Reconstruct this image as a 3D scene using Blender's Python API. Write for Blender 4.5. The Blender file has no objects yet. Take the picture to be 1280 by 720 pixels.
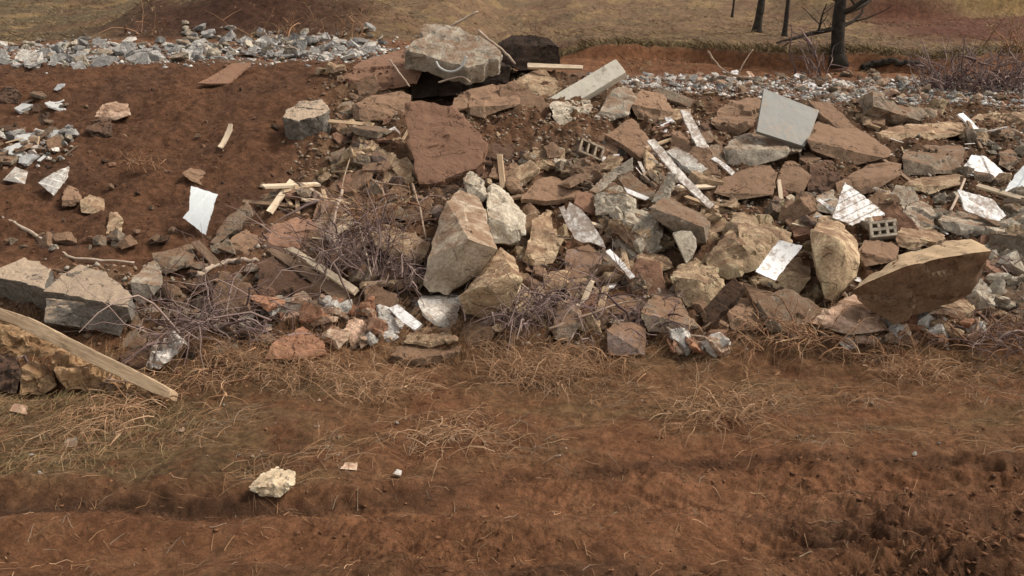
import bpy, bmesh, math, random
import numpy as np
from mathutils import Vector, Matrix, noise, geometry

random.seed(7)
RNG = np.random.RandomState(11)
scene = bpy.context.scene
COL = scene.collection
R = math.radians

# ------------------------------------------------------------------ camera
CAMZ, PITCH, F = 2.4, R(13.0), 1108.0
CP, SP = math.cos(PITCH), math.sin(PITCH)
cam = bpy.data.cameras.new('camera')
cam.sensor_width = 36.0
cam.lens = F / 1280.0 * 36.0
cam.clip_start, cam.clip_end = 0.05, 800.0
cam_o = bpy.data.objects.new('camera', cam)
COL.objects.link(cam_o)
cam_o.location = (0, 0, CAMZ)
cam_o.rotation_euler = (R(90) - PITCH, 0, 0)
scene.camera = cam_o


def ray(px, py):
    a, b = (px - 640.0) / F, -(py - 360.0) / F
    return Vector((a, CP + b * SP, -SP + b * CP))


def P(px, py, d):
    return Vector((0, 0, CAMZ)) + ray(px, py) * d


# ------------------------------------------------------------------ noise
_perm = np.arange(512)
RNG.shuffle(_perm)
_perm = np.concatenate([_perm, _perm])
_ga = RNG.rand(512) * 2 * np.pi
_gx, _gy = np.cos(_ga), np.sin(_ga)


def pn(x, y):
    x = np.asarray(x, float); y = np.asarray(y, float)
    xi, yi = np.floor(x).astype(np.int64), np.floor(y).astype(np.int64)
    xf, yf = x - xi, y - yi
    u, v = xf * xf * xf * (xf * (xf * 6 - 15) + 10), yf * yf * yf * (yf * (yf * 6 - 15) + 10)

    def g(ix, iy, dx, dy):
        h = _perm[(_perm[ix & 511] + iy) & 511]
        return _gx[h] * dx + _gy[h] * dy
    a = g(xi, yi, xf, yf); b = g(xi + 1, yi, xf - 1, yf)
    c = g(xi, yi + 1, xf, yf - 1); d = g(xi + 1, yi + 1, xf - 1, yf - 1)
    return (a + u * (b - a)) + v * ((c + u * (d - c)) - (a + u * (b - a)))


def fbm(x, y, o=4, gain=0.5):
    s, a = 0, 1.0
    for i in range(o):
        s = s + a * pn(x * 2 ** i + 17.3 * i, y * 2 ** i - 9.1 * i)
        a *= gain
    return s


def ridged(x, y, o=4):
    s, a = 0, 1.0
    for i in range(o):
        s = s + a * (0.5 - np.abs(pn(x * 2 ** i + 31.7 * i, y * 2 ** i + 5.9 * i)) * 1.6)
        a *= 0.5
    return s


def sst(a, b, x):
    t = np.clip((x - a) / (b - a), 0, 1)
    return t * t * (3 - 2 * t)


# ------------------------------------------------------------------ terrain shape
KY = np.array([7.4, 8.4, 9.5, 11, 12.5, 13.5, 14.5, 16, 18, 20, 24, 30, 40, 60, 130.0])
ROWS = {-5.5: [456, 352, 296, 222, 150, 108, 86, 80, 58, 46, 30, 4, -70, -190, -420],
        -2.6: [456, 372, 302, 215, 138, 98, 84, 80, 60, 40, 28, 2, -60, -170, -400],
        0.0: [456, 388, 306, 208, 126, 94, 96, 98, 92, 80, 62, 36, -10, -120, -360],
        3.2: [456, 392, 316, 226, 152, 130, 124, 116, 98, 82, 64, 42, -4, -110, -350],
        6.5: [456, 388, 320, 240, 172, 146, 134, 122, 104, 88, 66, 40, -4, -110, -350]}
CX = np.array(sorted(ROWS))
CZ = []
for cx in CX:
    z = [CAMZ - y * math.tan(PITCH + math.atan((r - 360) / F)) for y, r in zip(KY, ROWS[cx])]
    z[0] = 0.0
    CZ.append(np.array(z))
KYF = np.concatenate([[-40.0, 6.6], KY])
CZ = [np.concatenate([[0.0, -0.02], z]) for z in CZ]
DENTS = []          # (x, y, rx, ry, dz)


def h0(x, y):
    """large shape of the land"""
    x = np.asarray(x, float); y = np.asarray(y, float)
    tot = 0
    for off in (-0.3, 0.0, 0.3):
        prof = [np.interp(y + off, KYF, z) for z in CZ]
        r = prof[0]
        for i in range(len(CX) - 1):
            t = sst(CX[i], CX[i + 1], x)
            r = r * (1 - t) + prof[i + 1] * t
        tot = tot + r
    z = tot / 3.0
    # red soil mound behind the grey rubble, cut bank behind the heap
    z = z + (1.0 + .35 * np.sin(x * 1.9) * .5) * np.exp(-((x + 6.0 + .3 * np.sin(y * 2)) / 3.0) ** 4 - ((y - 21.8) / 1.4) ** 2)
    e = 20.2 + 0.7 * np.sin(x * 0.55) + 0.25 * np.sin(x * 1.7 + 1)
    z = z + 0.34 * sst(e, e + 0.22, y) * sst(0.5, 2.5, x)
    e2 = 31.0 + 0.6 * np.sin(x * 0.4)
    z = z + 0.7 * sst(e2, e2 + 0.5, y) * sst(9.0, 12.0, x)
    for (a, b, rx, ry, dz) in DENTS:
        z = z + dz * np.exp(-((x - a) / rx) ** 2 - ((y - b) / ry) ** 2)
    return z


_T = np.concatenate([np.arange(3.0, 16.0, 0.03), np.arange(16.0, 75.0, 0.12)])


def hit(px, py):
    r = ray(px, py)
    xs, ys, zs = r.x * _T, r.y * _T, CAMZ + r.z * _T
    below = zs < h0(xs, ys)
    i = int(np.argmax(below))
    if not below[i]:
        return 75.0
    return float(_T[i])


def ground_hit(px, py):
    return P(px, py, hit(px, py))


for (px, py, rx, ry, dz) in [(572, 104, .72, .6, -1.0), (1010, 372, .16, .3, -.35), (790, 182, .4, .4, -.3),
                             (545, 452, .4, .12, -.12), (60, 490, .5, .12, -.1)]:
    p = ground_hit(px, py)
    DENTS.append((p.x, p.y, rx, ry, dz))


def heapmask(x, y):
    m = sst(7.5, 7.9, y) * (1 - sst(14.0, 14.8, y))
    left = sst(-1.9, -2.9, x + 0.25 * (y - 9)) if False else 1 - sst(-3.1, -2.3, x)
    foot = 1 - sst(8.5, 9.0, y)
    return m * (1 - left * (1 - foot))


def track_edge(x):
    return 5.22 + 0.11 * x + 0.12 * np.sin(x * 1.3)


def h1(x, y):
    """with clods, ruts and lumps"""
    z = h0(x, y)
    hm = heapmask(x, y)
    near = 1 - sst(30, 60, np.abs(y))
    z = z + near * 0.05 * fbm(x * 0.9, y * 0.9, 3)
    z = z + hm * (0.16 * fbm(x * 1.6 + 4, y * 1.6, 4) + 0.10 * np.abs(pn(x * 5, y * 5)) + 0.06 * ridged(x * 6, y * 6, 3))
    slope = sst(8.3, 9.2, y) * (1 - sst(15, 17, y)) * (1 - hm)
    z = z + slope * (0.10 * fbm(x * 1.3, y * 1.3, 5, .55) + 0.035 * ridged(x * 4 + y, y * 7, 3))
    # flat foreground
    fg = 1 - sst(7.6, 8.2, y)
    ed = track_edge(x) + 0.14 * fbm(x * 2.2, y * 0.7, 3)
    trk = 1 - sst(ed - 0.10, ed + 0.05, y)
    z = z - fg * trk * .075 * np.clip(.6 + 1.5 * fbm(x * .8 + 60, y * .2, 2), .1, 1.3)
    wx, wy = x + 0.25 * fbm(x * 1.1, y * 1.1, 2), y + 0.22 * fbm(x * 1.1 + 9, y * 1.1, 2)
    churn = np.clip(0.10 + 0.8 * fbm(x * 0.55 + 3, y * 0.9, 3) + 0.26 * np.clip(x + .2, -2, 3) + .25 * sst(4.4, 3.7, y), 0.05, 1.2)
    rid = ridged(wx * 2.6 + wy * 1.6, wy * 5.2 - wx * 1.2, 4) + 0.7 * fbm(x * 7, y * 12, 4, .6)
    z = z + fg * trk * churn * 0.075 * rid
    z = z + fg * trk * (0.004 + .026 * churn) * (ridged(wx * 7 + wy * 3, wy * 11 - wx * 2, 3) + .7 * np.abs(pn(wx * 12, wy * 16)) - .3)
    ua, va = wx * .82 + wy * .57, wy * .82 - wx * .57
    mott = np.clip(.35 + 1.1 * fbm(x * .8 + 20, y * 1.6, 3), .1, 1.2)
    z = z + fg * (.35 + .65 * trk) * mott * (.6 + .4 * trk) * (0.050 * np.maximum(ridged(ua * 3.2, va * 11, 3), -.3) ** 2 * np.sign(ridged(ua * 3.2, va * 11, 3)) + .028 * ridged(ua * 9, va * 24, 3) + .016 * np.abs(pn(ua * 30, va * 38)))
    # wheel ruts running along the track
    for yc, d, wd in ((4.90, .075, .15), (4.38, .10, .19), (3.78, .10, .20)):
        q = y - yc - 0.05 * x - 0.09 * np.sin(x * 1.1 + yc) - 0.05 * fbm(x * 1.5, y, 2)
        z = z - fg * d * (np.exp(-(q / wd) ** 2) - 0.6 * np.exp(-((q - wd * 1.7) / (wd * .7)) ** 2)) * (0.6 + 0.4 * pn(x * 2.0, yc))
        tread = np.exp(-(q / (wd * 1.1)) ** 4) * np.sin((x * 1.0 + y * 1.3) * 2 * math.pi / 0.16)
        z = z + fg * 0.020 * tread * np.clip(.35 + 1.6 * pn(x * 2.1, y * 2.7) + .2 * np.clip(x, -1, 2), 0, 1) * np.clip(0.5 + 1.2 * pn(x * 0.9 + yc, y), 0, 1)
    z = z + fg * (1 - trk) * (0.05 * fbm(x * 1.4, y * 2.2, 5, .6) + 0.02 * ridged(x * 5, y * 9, 3))
    z = z + sst(6.9, 7.6, y) * (1 - sst(7.9, 8.6, y)) * 0.10 * np.abs(fbm(x * 2.1, y * 2.5, 4, .55))
    hill = sst(17, 20, y)
    z = z + hill * (0.12 * fbm(x * 0.5, y * 0.5, 4) + 0.05 * fbm(x * 3, y * 3, 3))
    return z


def hz(x, y):
    return float(h1(np.array([x]), np.array([y]))[0])


# ------------------------------------------------------------------ materials
def new_mat(name):
    m = bpy.data.materials.new(name)
    m.use_nodes = True
    nt = m.node_tree
    bs = nt.nodes['Principled BSDF']
    return m, nt, bs


class G:
    """small node helper"""
    def __init__(s, nt): s.nt = nt

    def n(s, t, **k):
        nd = s.nt.nodes.new(t)
        for a, b in k.items(): setattr(nd, a, b)
        return nd

    def l(s, a, b): s.nt.links.new(a, b)

    def noise(s, vec, scale, detail=5, rough=.6, dist=0):
        nd = s.n('ShaderNodeTexNoise')
        nd.inputs['Scale'].default_value = scale
        nd.inputs['Detail'].default_value = detail
        nd.inputs['Roughness'].default_value = rough
        nd.inputs['Distortion'].default_value = dist
        if vec is not None: s.l(vec, nd.inputs['Vector'])
        return nd.outputs['Fac']

    def ramp(s, fac, a, b, c0=(0, 0, 0), c1=(1, 1, 1)):
        nd = s.n('ShaderNodeMapRange', interpolation_type='SMOOTHSTEP')
        nd.inputs['From Min'].default_value = a
        nd.inputs['From Max'].default_value = b
        s.l(fac, nd.inputs['Value'])
        return nd.outputs['Result']

    def math(s, op, a, b=None, clamp=False):
        nd = s.n('ShaderNodeMath', operation=op, use_clamp=clamp)
        for i, v in enumerate((a, b)):
            if v is None: continue
            if isinstance(v, (int, float)): nd.inputs[i].default_value = v
            else: s.l(v, nd.inputs[i])
        return nd.outputs[0]

    def mix(s, fac, a, b, mode='MIX'):
        nd = s.n('ShaderNodeMix', data_type='RGBA', blend_type=mode)
        ins = (nd.inputs[0], nd.inputs[6], nd.inputs[7])
        for sock, v in zip(ins, (fac, a, b)):
            if isinstance(v, (int, float)): sock.default_value = v
            elif isinstance(v, tuple): sock.default_value = (*v, 1) if len(v) == 3 else v
            else: s.l(v, sock)
        return nd.outputs[2]

    def bump(s, hgt, strength, dist, prev=None):
        nd = s.n('ShaderNodeBump')
        nd.inputs['Strength'].default_value = strength
        nd.inputs['Distance'].default_value = dist
        s.l(hgt, nd.inputs['Height'])
        if prev is not None: s.l(prev, nd.inputs['Normal'])
        return nd.outputs['Normal']


DIRT = (0.165, 0.098, 0.060)


def obj_vec(g, stretch=None):
    tc = g.n('ShaderNodeTexCoord'); oi = g.n('ShaderNodeObjectInfo')
    k = g.n('ShaderNodeVectorMath', operation='SCALE')
    cb = g.n('ShaderNodeCombineXYZ')
    for i, m in enumerate((31.0, 57.0, 83.0)):
        g.l(g.math('MULTIPLY', oi.outputs['Random'], m), cb.inputs[i])
    ad = g.n('ShaderNodeVectorMath', operation='ADD')
    src = tc.outputs['Object']
    if stretch:
        mp = g.n('ShaderNodeMapping'); mp.inputs['Scale'].default_value = stretch
        g.l(src, mp.inputs['Vector']); src = mp.outputs[0]
    g.l(src, ad.inputs[0]); g.l(cb.outputs[0], ad.inputs[1])
    return ad.outputs[0], oi.outputs['Random']


def stone_mat(name, c1, c2, dirt=.5, dirtc=DIRT, bump=1.0, scale=5, vary=.3, rough=.92):
    m, nt, bs = new_mat(name); g = G(nt)
    v, rnd = obj_vec(g)
    n1 = g.noise(v, scale, 6, .65, .4)
    col = g.mix(g.ramp(n1, .35, .65), c1, c2)
    n2 = g.noise(v, scale * 7, 5, .7)
    col = g.mix(g.math('MULTIPLY', g.ramp(n2, .42, .62), .5), col, tuple(x * .45 for x in c1))
    n4 = g.noise(v, scale * 16, 3, .7)
    col = g.mix(g.math('MULTIPLY', g.ramp(n4, .58, .72), .5), col, tuple(min(.8, x * 1.7) for x in c2))
    geo = g.n('ShaderNodeNewGeometry')
    edge = g.ramp(geo.outputs['Pointiness'], .50, .60)
    col = g.mix(g.math('MULTIPLY', edge, .35), col, tuple(min(.75, x * 1.6) for x in c2))
    sx = g.n('ShaderNodeSeparateXYZ'); g.l(geo.outputs['Normal'], sx.inputs[0])
    up = g.ramp(sx.outputs['Z'], -.1, .9)
    n3 = g.noise(v, scale * .8, 6, .7, .8)
    d = g.math('ADD', g.math('MULTIPLY', up, .55), g.math('MULTIPLY', n3, 1.1))
    d = g.ramp(d, 1.22 - dirt * .75, 1.5 - dirt * .75)
    dvar = g.mix(n2, tuple(x * .75 for x in dirtc), tuple(x * 1.45 for x in dirtc))
    col = g.mix(g.math('MULTIPLY', d, .9), col, dvar)
    val = g.math('ADD', 1 - vary / 2, g.math('MULTIPLY', rnd, vary))
    hs = g.n('ShaderNodeHueSaturation'); g.l(val, hs.inputs['Value']); g.l(col, hs.inputs['Color'])
    g.l(hs.outputs[0], bs.inputs['Base Color'])
    bs.inputs['Roughness'].default_value = rough
    bs.inputs['Specular IOR Level'].default_value = .25
    vo = g.n('ShaderNodeTexVoronoi', feature='DISTANCE_TO_EDGE'); vo.inputs['Scale'].default_value = scale * .55
    wv = g.n('ShaderNodeVectorMath', operation='ADD'); nv = g.n('ShaderNodeTexNoise'); nv.inputs['Scale'].default_value = scale
    sc_ = g.n('ShaderNodeVectorMath', operation='SCALE'); sc_.inputs['Scale'].default_value = .35
    g.l(v, nv.inputs['Vector']); g.l(nv.outputs['Color'], sc_.inputs[0]); g.l(v, wv.inputs[0]); g.l(sc_.outputs[0], wv.inputs[1])
    g.l(wv.outputs[0], vo.inputs['Vector'])
    crack = g.ramp(vo.outputs['Distance'], 0.0, .035)
    crk = g.math('MAXIMUM', crack, g.ramp(n1, .42, .50))
    hs.inputs['Saturation'].default_value = 1.0
    g.l(g.mix(g.math('MULTIPLY', g.math('SUBTRACT', 1.0, crk), .55), hs.outputs[0], tuple(x * .3 for x in c1)), bs.inputs['Base Color'])
    b = g.bump(n1, .6 * bump, .06)
    b = g.bump(crk, .5 * bump, .02, b)
    b = g.bump(n2, .55 * bump, .02, b)
    b = g.bump(g.noise(v, scale * 26, 4, .7), .5 * bump, .006, b)
    g.l(b, bs.inputs['Normal'])
    return m


def paint_mat(name, c, stain=.45, rough=.5, dirtc=(0.16, 0.10, 0.065)):
    m, nt, bs = new_mat(name); g = G(nt)
    v, rnd = obj_vec(g)
    n1 = g.noise(v, 2.2, 5, .7, .6); n2 = g.noise(v, 19, 5, .75, .3); n3 = g.noise(v, 55, 3, .7)
    col = g.mix(g.math('MULTIPLY', g.ramp(n1, .4, .75), .35), c, tuple(x * .72 for x in c))
    s = g.math('ADD', g.math('MULTIPLY', n1, .5), g.math('MULTIPLY', n2, .6))
    s = g.ramp(s, .74 - stain * .34, .84 - stain * .28)
    col = g.mix(g.math('MULTIPLY', s, .8), col, dirtc)
    col = g.mix(g.math('MULTIPLY', g.ramp(n3, .6, .75), .25), col, tuple(x * .4 for x in c))
    g.l(col, bs.inputs['Base Color'])
    bs.inputs['Roughness'].default_value = rough
    b = g.bump(n1, .25, .03); b = g.bump(n2, .3, .006, b)
    g.l(b, bs.inputs['Normal'])
    return m


def wood_mat(name, c1, c2, rough=.85, dirt=.3):
    m, nt, bs = new_mat(name); g = G(nt)
    v, rnd = obj_vec(g, (1.0, 14.0, 14.0))
    v2, _ = obj_vec(g)
    n1 = g.noise(v, 2.6, 6, .65, .5); n2 = g.noise(v, 9, 4, .7); n3 = g.noise(v2, 4, 5, .7, .5)
    col = g.mix(g.ramp(n1, .35, .65), c1, c2)
    col = g.mix(g.math('MULTIPLY', g.ramp(n2, .5, .7), .5), col, tuple(x * .4 for x in c1))
    col = g.mix(g.math('MULTIPLY', g.ramp(n3, .62 - dirt * .25, .8 - dirt * .25), .8), col, DIRT)
    g.l(col, bs.inputs['Base Color'])
    bs.inputs['Roughness'].default_value = rough
    b = g.bump(n1, .5, .015); b = g.bump(n2, .5, .005, b)
    g.l(b, bs.inputs['Normal'])
    return m


def plain_mat(name, c1, c2, scale=8, rough=.9):
    m, nt, bs = new_mat(name); g = G(nt)
    v, rnd = obj_vec(g)
    n1 = g.noise(v, scale, 4, .7)
    col = g.mix(g.ramp(n1, .35, .65), c1, c2)
    g.l(col, bs.inputs['Base Color'])
    bs.inputs['Roughness'].default_value = rough
    bs.inputs['Specular IOR Level'].default_value = .2
    return m


def attr_mat(name, rough=.95):
    """colour comes from a per-vertex attribute plus noise"""
    m, nt, bs = new_mat(name); g = G(nt)
    at = g.n('ShaderNodeAttribute', attribute_name='tint')
    g.l(at.outputs['Color'], bs.inputs['Base Color'])
    bs.inputs['Roughness'].default_value = rough
    bs.inputs['Specular IOR Level'].default_value = .15
    return m


M = {
    'gray': stone_mat('grey_concrete', (0.264, 0.237, 0.195), (0.422, 0.378, 0.310), .38),
    'bluegray': stone_mat('cold_grey_concrete', (.21, .205, .20), (.35, .345, .335), .2, vary=.6),
    'pale': stone_mat('pale_concrete', (0.396, 0.346, 0.274), (0.580, 0.518, 0.420), .28),
    'tan': stone_mat('tan_sandstone', (0.356, 0.256, 0.164), (0.527, 0.397, 0.268), .40),
    'sand': stone_mat('sandy_rock', (0.396, 0.282, 0.182), (0.606, 0.461, 0.304), .38, bump=1.4),
    'layer': stone_mat('lit_top_layered_stone', (.15, .138, .122), (.225, .205, .18), .58, dirtc=(.37, .285, .21)),  # lit tops put into the colour: tan tint on upward faces
    'cream_stone': stone_mat('cream_stone', (.36, .29, .215), (.51, .43, .335), .38),
    'panelgrey': paint_mat('grey_coated_panel', (.175, .185, .18), .6, .6, dirtc=(.24, .19, .145)),
    'buff': stone_mat('buff_stone', (.50, .39, .26), (.68, .55, .39), .1),
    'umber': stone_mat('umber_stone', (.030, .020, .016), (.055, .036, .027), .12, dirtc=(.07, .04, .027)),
    'rim': stone_mat('lit_rim_slab', (0.185, 0.118, 0.075), (0.264, 0.173, 0.109), .72, dirtc=(.42, .31, .20), bump=.5),  # lit tan rim over shaded brown underside, put into the colour by facing
    'brown': stone_mat('dusty_brown_stone', (0.191, 0.128, 0.088), (0.297, 0.205, 0.140), .7, dirtc=(.19, .118, .076)),
    'red': stone_mat('soil_coated_stone', (0.198, 0.113, 0.075), (0.277, 0.160, 0.107), .9, dirtc=(.22, .125, .083)),
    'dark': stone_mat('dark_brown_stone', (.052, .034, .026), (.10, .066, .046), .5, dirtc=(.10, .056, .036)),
    'slate': stone_mat('grey_brown_slab', (0.178, 0.143, 0.109), (0.283, 0.230, 0.176), .45),
    'mauve': stone_mat('greyish_mauve_stone', (0.145, 0.109, 0.095), (0.237, 0.179, 0.158), .45),
    'clay': stone_mat('orange_clay_stone', (.30, .145, .085), (.42, .23, .145), .35, dirtc=(.20, .105, .065)),
    'pink': stone_mat('pinkish_plaster', (0.448, 0.282, 0.201), (0.686, 0.486, 0.365), .35),
    'brick': stone_mat('old_brick', (0.277, 0.147, 0.097), (0.382, 0.230, 0.158), .5),
    'earth': stone_mat('earth_clod', (.34, .205, .105), (.46, .31, .18), .25, dirtc=(.25, .13, .065), bump=1.8),
    'plaster': stone_mat('whitish_plaster', (.50, .48, .44), (.66, .64, .60), .30),
    'white': paint_mat('white_sheet_metal', (.76, .78, .80), .68, dirtc=(.20, .125, .08)),
    'blue_white': paint_mat('clean_white_siding', (.72, .78, .82), .25),
    'worn': paint_mat('worn_white_paint', (.70, .69, .66), .85, dirtc=(.19, .12, .08)),
    'cream': paint_mat('cream_white_panel', (.56, .53, .45), .50, .7),
    'metal': paint_mat('galvanised_metal', (.40, .41, .41), .40, .45),
    'wood': wood_mat('weathered_wood', (.33, .23, .14), (.47, .35, .23)),
    'palewood': wood_mat('pale_split_wood', (.50, .40, .28), (.66, .55, .42), dirt=.15),
    'brownwood': wood_mat('brown_board', (.15, .095, .06), (.23, .15, .095)),
    'twig': plain_mat('dry_twig', (.20, .14, .10), (.32, .24, .18)),
    'paletwig': plain_mat('bleached_branch', (.34, .26, .20), (.46, .38, .31)),
    'brush': attr_mat('dead_brush_twigs'),
    'straw': attr_mat('dry_straw'),
    'bark': stone_mat('dark_bark', (.026, .021, .017), (.065, .054, .044), .05, scale=9, bump=2),
    'crumb': attr_mat('rubble_crumbs'),
}


# ------------------------------------------------------------------ mesh helpers
def tag(o, label=None, cat=None, group=None, kind=None):
    if label: o['label'] = label
    if cat: o['category'] = cat
    if group: o['group'] = group
    if kind or label: o['kind'] = kind or 'thing'
    return o


def link(name, me, parent=None):
    o = bpy.data.objects.new(name, me)
    COL.objects.link(o)
    if parent: o.parent = parent
    return o


def refine(bm, L, maxit=7):
    for _ in range(maxit):
        es = [e for e in bm.edges if e.calc_length() > L]
        if not es or len(bm.verts) > 9000: break
        bmesh.ops.subdivide_edges(bm, edges=es, cuts=1)
        bmesh.ops.triangulate(bm, faces=[f for f in bm.faces if len(f.verts) > 3])


def roughen(bm, size, amp, seed, smooth=1):
    for _ in range(smooth):
        bmesh.ops.smooth_vert(bm, verts=bm.verts, factor=.5, use_axis_x=True, use_axis_y=True, use_axis_z=True)
    bm.normal_update()
    off = Vector((seed * 1.37, seed * .71, seed * 2.13))
    f = 2.2 / size
    rs = random.Random(seed)
    ax = Vector((rs.gauss(0, .5), rs.gauss(0, .5), 1)).normalized()
    moves = []
    for v in bm.verts:
        q = v.co * f + off
        a = noise.noise(q) * .35
        w = v.co * f * 2.3 + off
        a -= abs(noise.noise(w)) * .75
        c = noise.cell(v.co * f * 1.7 + noise.noise_vector(q * 1.5) * .5 + off) * .55
        st = noise.noise(Vector((v.co.dot(ax) * f * 5.5 + noise.noise(q) * 1.2, seed, v.co.x * f * .4))) * .42
        a += c + st + noise.noise(w * 2.7) * .30 + noise.noise(w * 6) * .16
        moves.append(v.normal * (a * amp * size))
    for v, d in zip(bm.verts, moves): v.co += d


def finish(bm, name, mat, origin=None, rot=None, sharp=38, flat=False):
    """origin/rot: local frame of the object; bm holds world coordinates"""
    bmesh.ops.recalc_face_normals(bm, faces=bm.faces)
    if origin is None:
        origin = sum((v.co for v in bm.verts), Vector()) / len(bm.verts)
    Mx = Matrix.Translation(origin)
    if rot is not None: Mx = Mx @ rot.to_4x4()
    bm.transform(Mx.inverted())
    me = bpy.data.meshes.new(name)
    bm.to_mesh(me); bm.free()
    if not flat:
        me.shade_smooth()
        me.set_sharp_from_angle(angle=R(sharp))
    me.materials.append(mat)
    o = link(name, me)
    o.matrix_world = Mx
    return o


def rehull(bm):
    cos = [v.co.copy() for v in bm.verts]
    bm.clear()
    for c in cos: bm.verts.new(c)
    bmesh.ops.remove_doubles(bm, verts=bm.verts, dist=.002)
    bmesh.ops.convex_hull(bm, input=bm.verts[:])
    junk = [v for v in bm.verts if not v.link_faces]
    if junk: bmesh.ops.delete(bm, geom=junk, context='VERTS')


def chip(bm, n, rnd, lo=.80, hi=.97):
    """knock corners off a convex body"""
    c = sum((v.co for v in bm.verts), Vector()) / len(bm.verts)
    for _ in range(n):
        d = Vector((rnd.gauss(0, 1), rnd.gauss(0, 1), rnd.gauss(0, 1))).normalized()
        ext = max((v.co - c).dot(d) for v in bm.verts)
        co = c + d * ext * rnd.uniform(lo, hi)
        r = bmesh.ops.bisect_plane(bm, geom=bm.verts[:] + bm.edges[:] + bm.faces[:], plane_co=co, plane_no=d, clear_outer=True)
        ed = [e for e in r['geom_cut'] if isinstance(e, bmesh.types.BMEdge)]
        if ed:
            try: bmesh.ops.contextual_create(bm, geom=ed)
            except Exception: pass
    rehull(bm)


STONES = {'gray', 'layer', 'pale', 'tan', 'sand', 'brown', 'red', 'dark', 'slate', 'mauve', 'plaster'}
POLYS = []           # picture outlines of the big pieces, so that filler keeps off them
SEED = [0]


def hull(name, label, cat, mat, pts, fw=.05, D=None, back=None, amp=.05, chips=5, group=None, seed=None):
    SEED[0] += 1
    s = SEED[0] if seed is None else seed
    rnd = random.Random(s)
    bx, by, _ = max(pts, key=lambda p: p[1])
    Da = (hit(bx, min(by, 716)) if D is None else D) - fw
    ws = []
    for (px, py, k) in pts:
        k = k if k < 0 else (0.0 if k <= .25 else (k - .25) / .75 * 1.08)
        rise = max(0.0, (by - py) / F * Da)
        run = min(max(hit(px, py) - Da, .3 * rise), 1.7 * rise)
        ws.append(P(px, py, Da + k * run if k >= 0 else Da + k * .6))
    POLYS.append([(p[0], p[1]) for p in pts])
    cen = sum(ws, Vector()) / len(ws)
    size = max((a - b).length for a in ws for b in ws)
    bk = size * .45 if back is None else back
    vd = (cen - Vector((0, 0, CAMZ))).normalized()
    vd = (vd + Vector((0, .2, -.25))).normalized()
    bm = bmesh.new()
    for w in ws:
        bm.verts.new(w)
        q = cen + (w - cen) * .8 + vd * bk
        bm.verts.new(q)
    bmesh.ops.convex_hull(bm, input=bm.verts[:])
    junk = [v for v in bm.verts if not v.link_faces]
    if junk: bmesh.ops.delete(bm, geom=junk, context='VERTS')
    if chips: chip(bm, max(1, chips // 2), rnd, .88, .98)
    bmesh.ops.triangulate(bm, faces=bm.faces[:])
    refine(bm, max(.022, size / 24))
    roughen(bm, size, amp * .8, s, 0)
    o = finish(bm, name, M[mat], sharp=26)
    return tag(o, label, cat, group)


def slab(name, label, cat, mat, poly, n=(0, -.5, .86), t=.08, fw=.06, D=None, amp=.018, ribs=None, bend=0, crumple=0,
         parent=None, group=None, rag=.0, anchor=None, at=None):
    SEED[0] += 1
    s = SEED[0]
    rnd = random.Random(s)
    bx, by = anchor if anchor else max(poly, key=lambda p: p[1])
    Da = (hit(*(at or (bx, min(by, 716)))) if D is None else D) - fw
    a = P(bx, by, Da)
    n = Vector(n).normalized()
    ws = []
    C0 = Vector((0, 0, CAMZ))
    for (px, py) in poly:
        r = ray(px, py)
        tt = (a - C0).dot(n) / r.dot(n)
        tt = min(max(tt, Da - 1.5), Da + 2.5)
        ws.append(C0 + r * tt)
    POLYS.append(list(poly))
    size = max((p - q).length for p in ws for q in ws)
    # local frame: X along longest edge
    L = max(((ws[i] - ws[i - 1]) for i in range(len(ws))), key=lambda e: e.length)
    X = (L - n * L.dot(n)).normalized(); Y = n.cross(X)
    rot = Matrix((X, Y, n)).transposed()
    cen = sum(ws, Vector()) / len(ws)
    bm = bmesh.new()
    if not rag and t <= .03 and size > .35: rag = .012
    if not rag and t > .055 and size > .25 and mat in STONES: rag = size * .035; amp *= 1.3
    if rag:                                     # ragged outline
        out = []
        for i in range(len(ws)):
            p, q = ws[i - 1], ws[i]
            m = max(1, int((q - p).length / (rag * 2.5)))
            for j in range(m):
                w = p.lerp(q, j / m)
                if j or size > .5: w = w + (X * rnd.uniform(-1, 1) + Y * rnd.uniform(-1, 1)) * rag * .5
                out.append(w)
        ws = out
    top = [bm.verts.new(w) for w in ws]
    bot = [bm.verts.new(w - n * t) for w in ws]
    k = len(ws)
    bm.faces.new(top); bm.faces.new(bot[::-1])
    for i in range(k):
        j = (i + 1) % k
        bm.faces.new((top[j], top[i], bot[i], bot[j]))
    bmesh.ops.recalc_face_normals(bm, faces=bm.faces)
    bmesh.ops.triangulate(bm, faces=bm.faces[:])
    refine(bm, max(.016, min(size / (70 if ribs else 26), t * 1.2 if t > .06 else 9)) if not ribs else size / 60, 9)
    if amp:
        thick = max(t, .05)
        if t > .05: bmesh.ops.smooth_vert(bm, verts=bm.verts, factor=.4, use_axis_x=True, use_axis_y=True, use_axis_z=True)
        roughen(bm, max(size * .6, .1), amp, s, 0)
    if t <= .03 and size > .3 and not bend: bend = rnd.uniform(-.05, .05); crumple = max(crumple, .004) if not ribs else 0
    if ribs or bend or crumple:
        per, ra, ang = ribs if ribs else (1, 0, 0)
        off = Vector((s, s * .3, 1))
        for v in bm.verts:
            l = v.co - cen
            x, y = l.dot(X), l.dot(Y)
            u = x * math.cos(ang) + y * math.sin(ang)
            dz = 0
            if ra:
                fr = (u / per) % 1.0
                dz += ra * (fr if fr < .88 else (1 - fr) / .12 * .88)
            dz += bend * (x / size) ** 2 * 4
            if crumple:
                fq = 9 if crumple > .02 else 4
                dz += crumple * (abs(noise.noise(l * fq + off)) * 1.6 + noise.noise(l * fq * 2.3 + off) * .5)
            v.co += n * dz
    o = finish(bm, name, M[mat], cen, rot, 30)
    return tag(o, label, cat, group)


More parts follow.
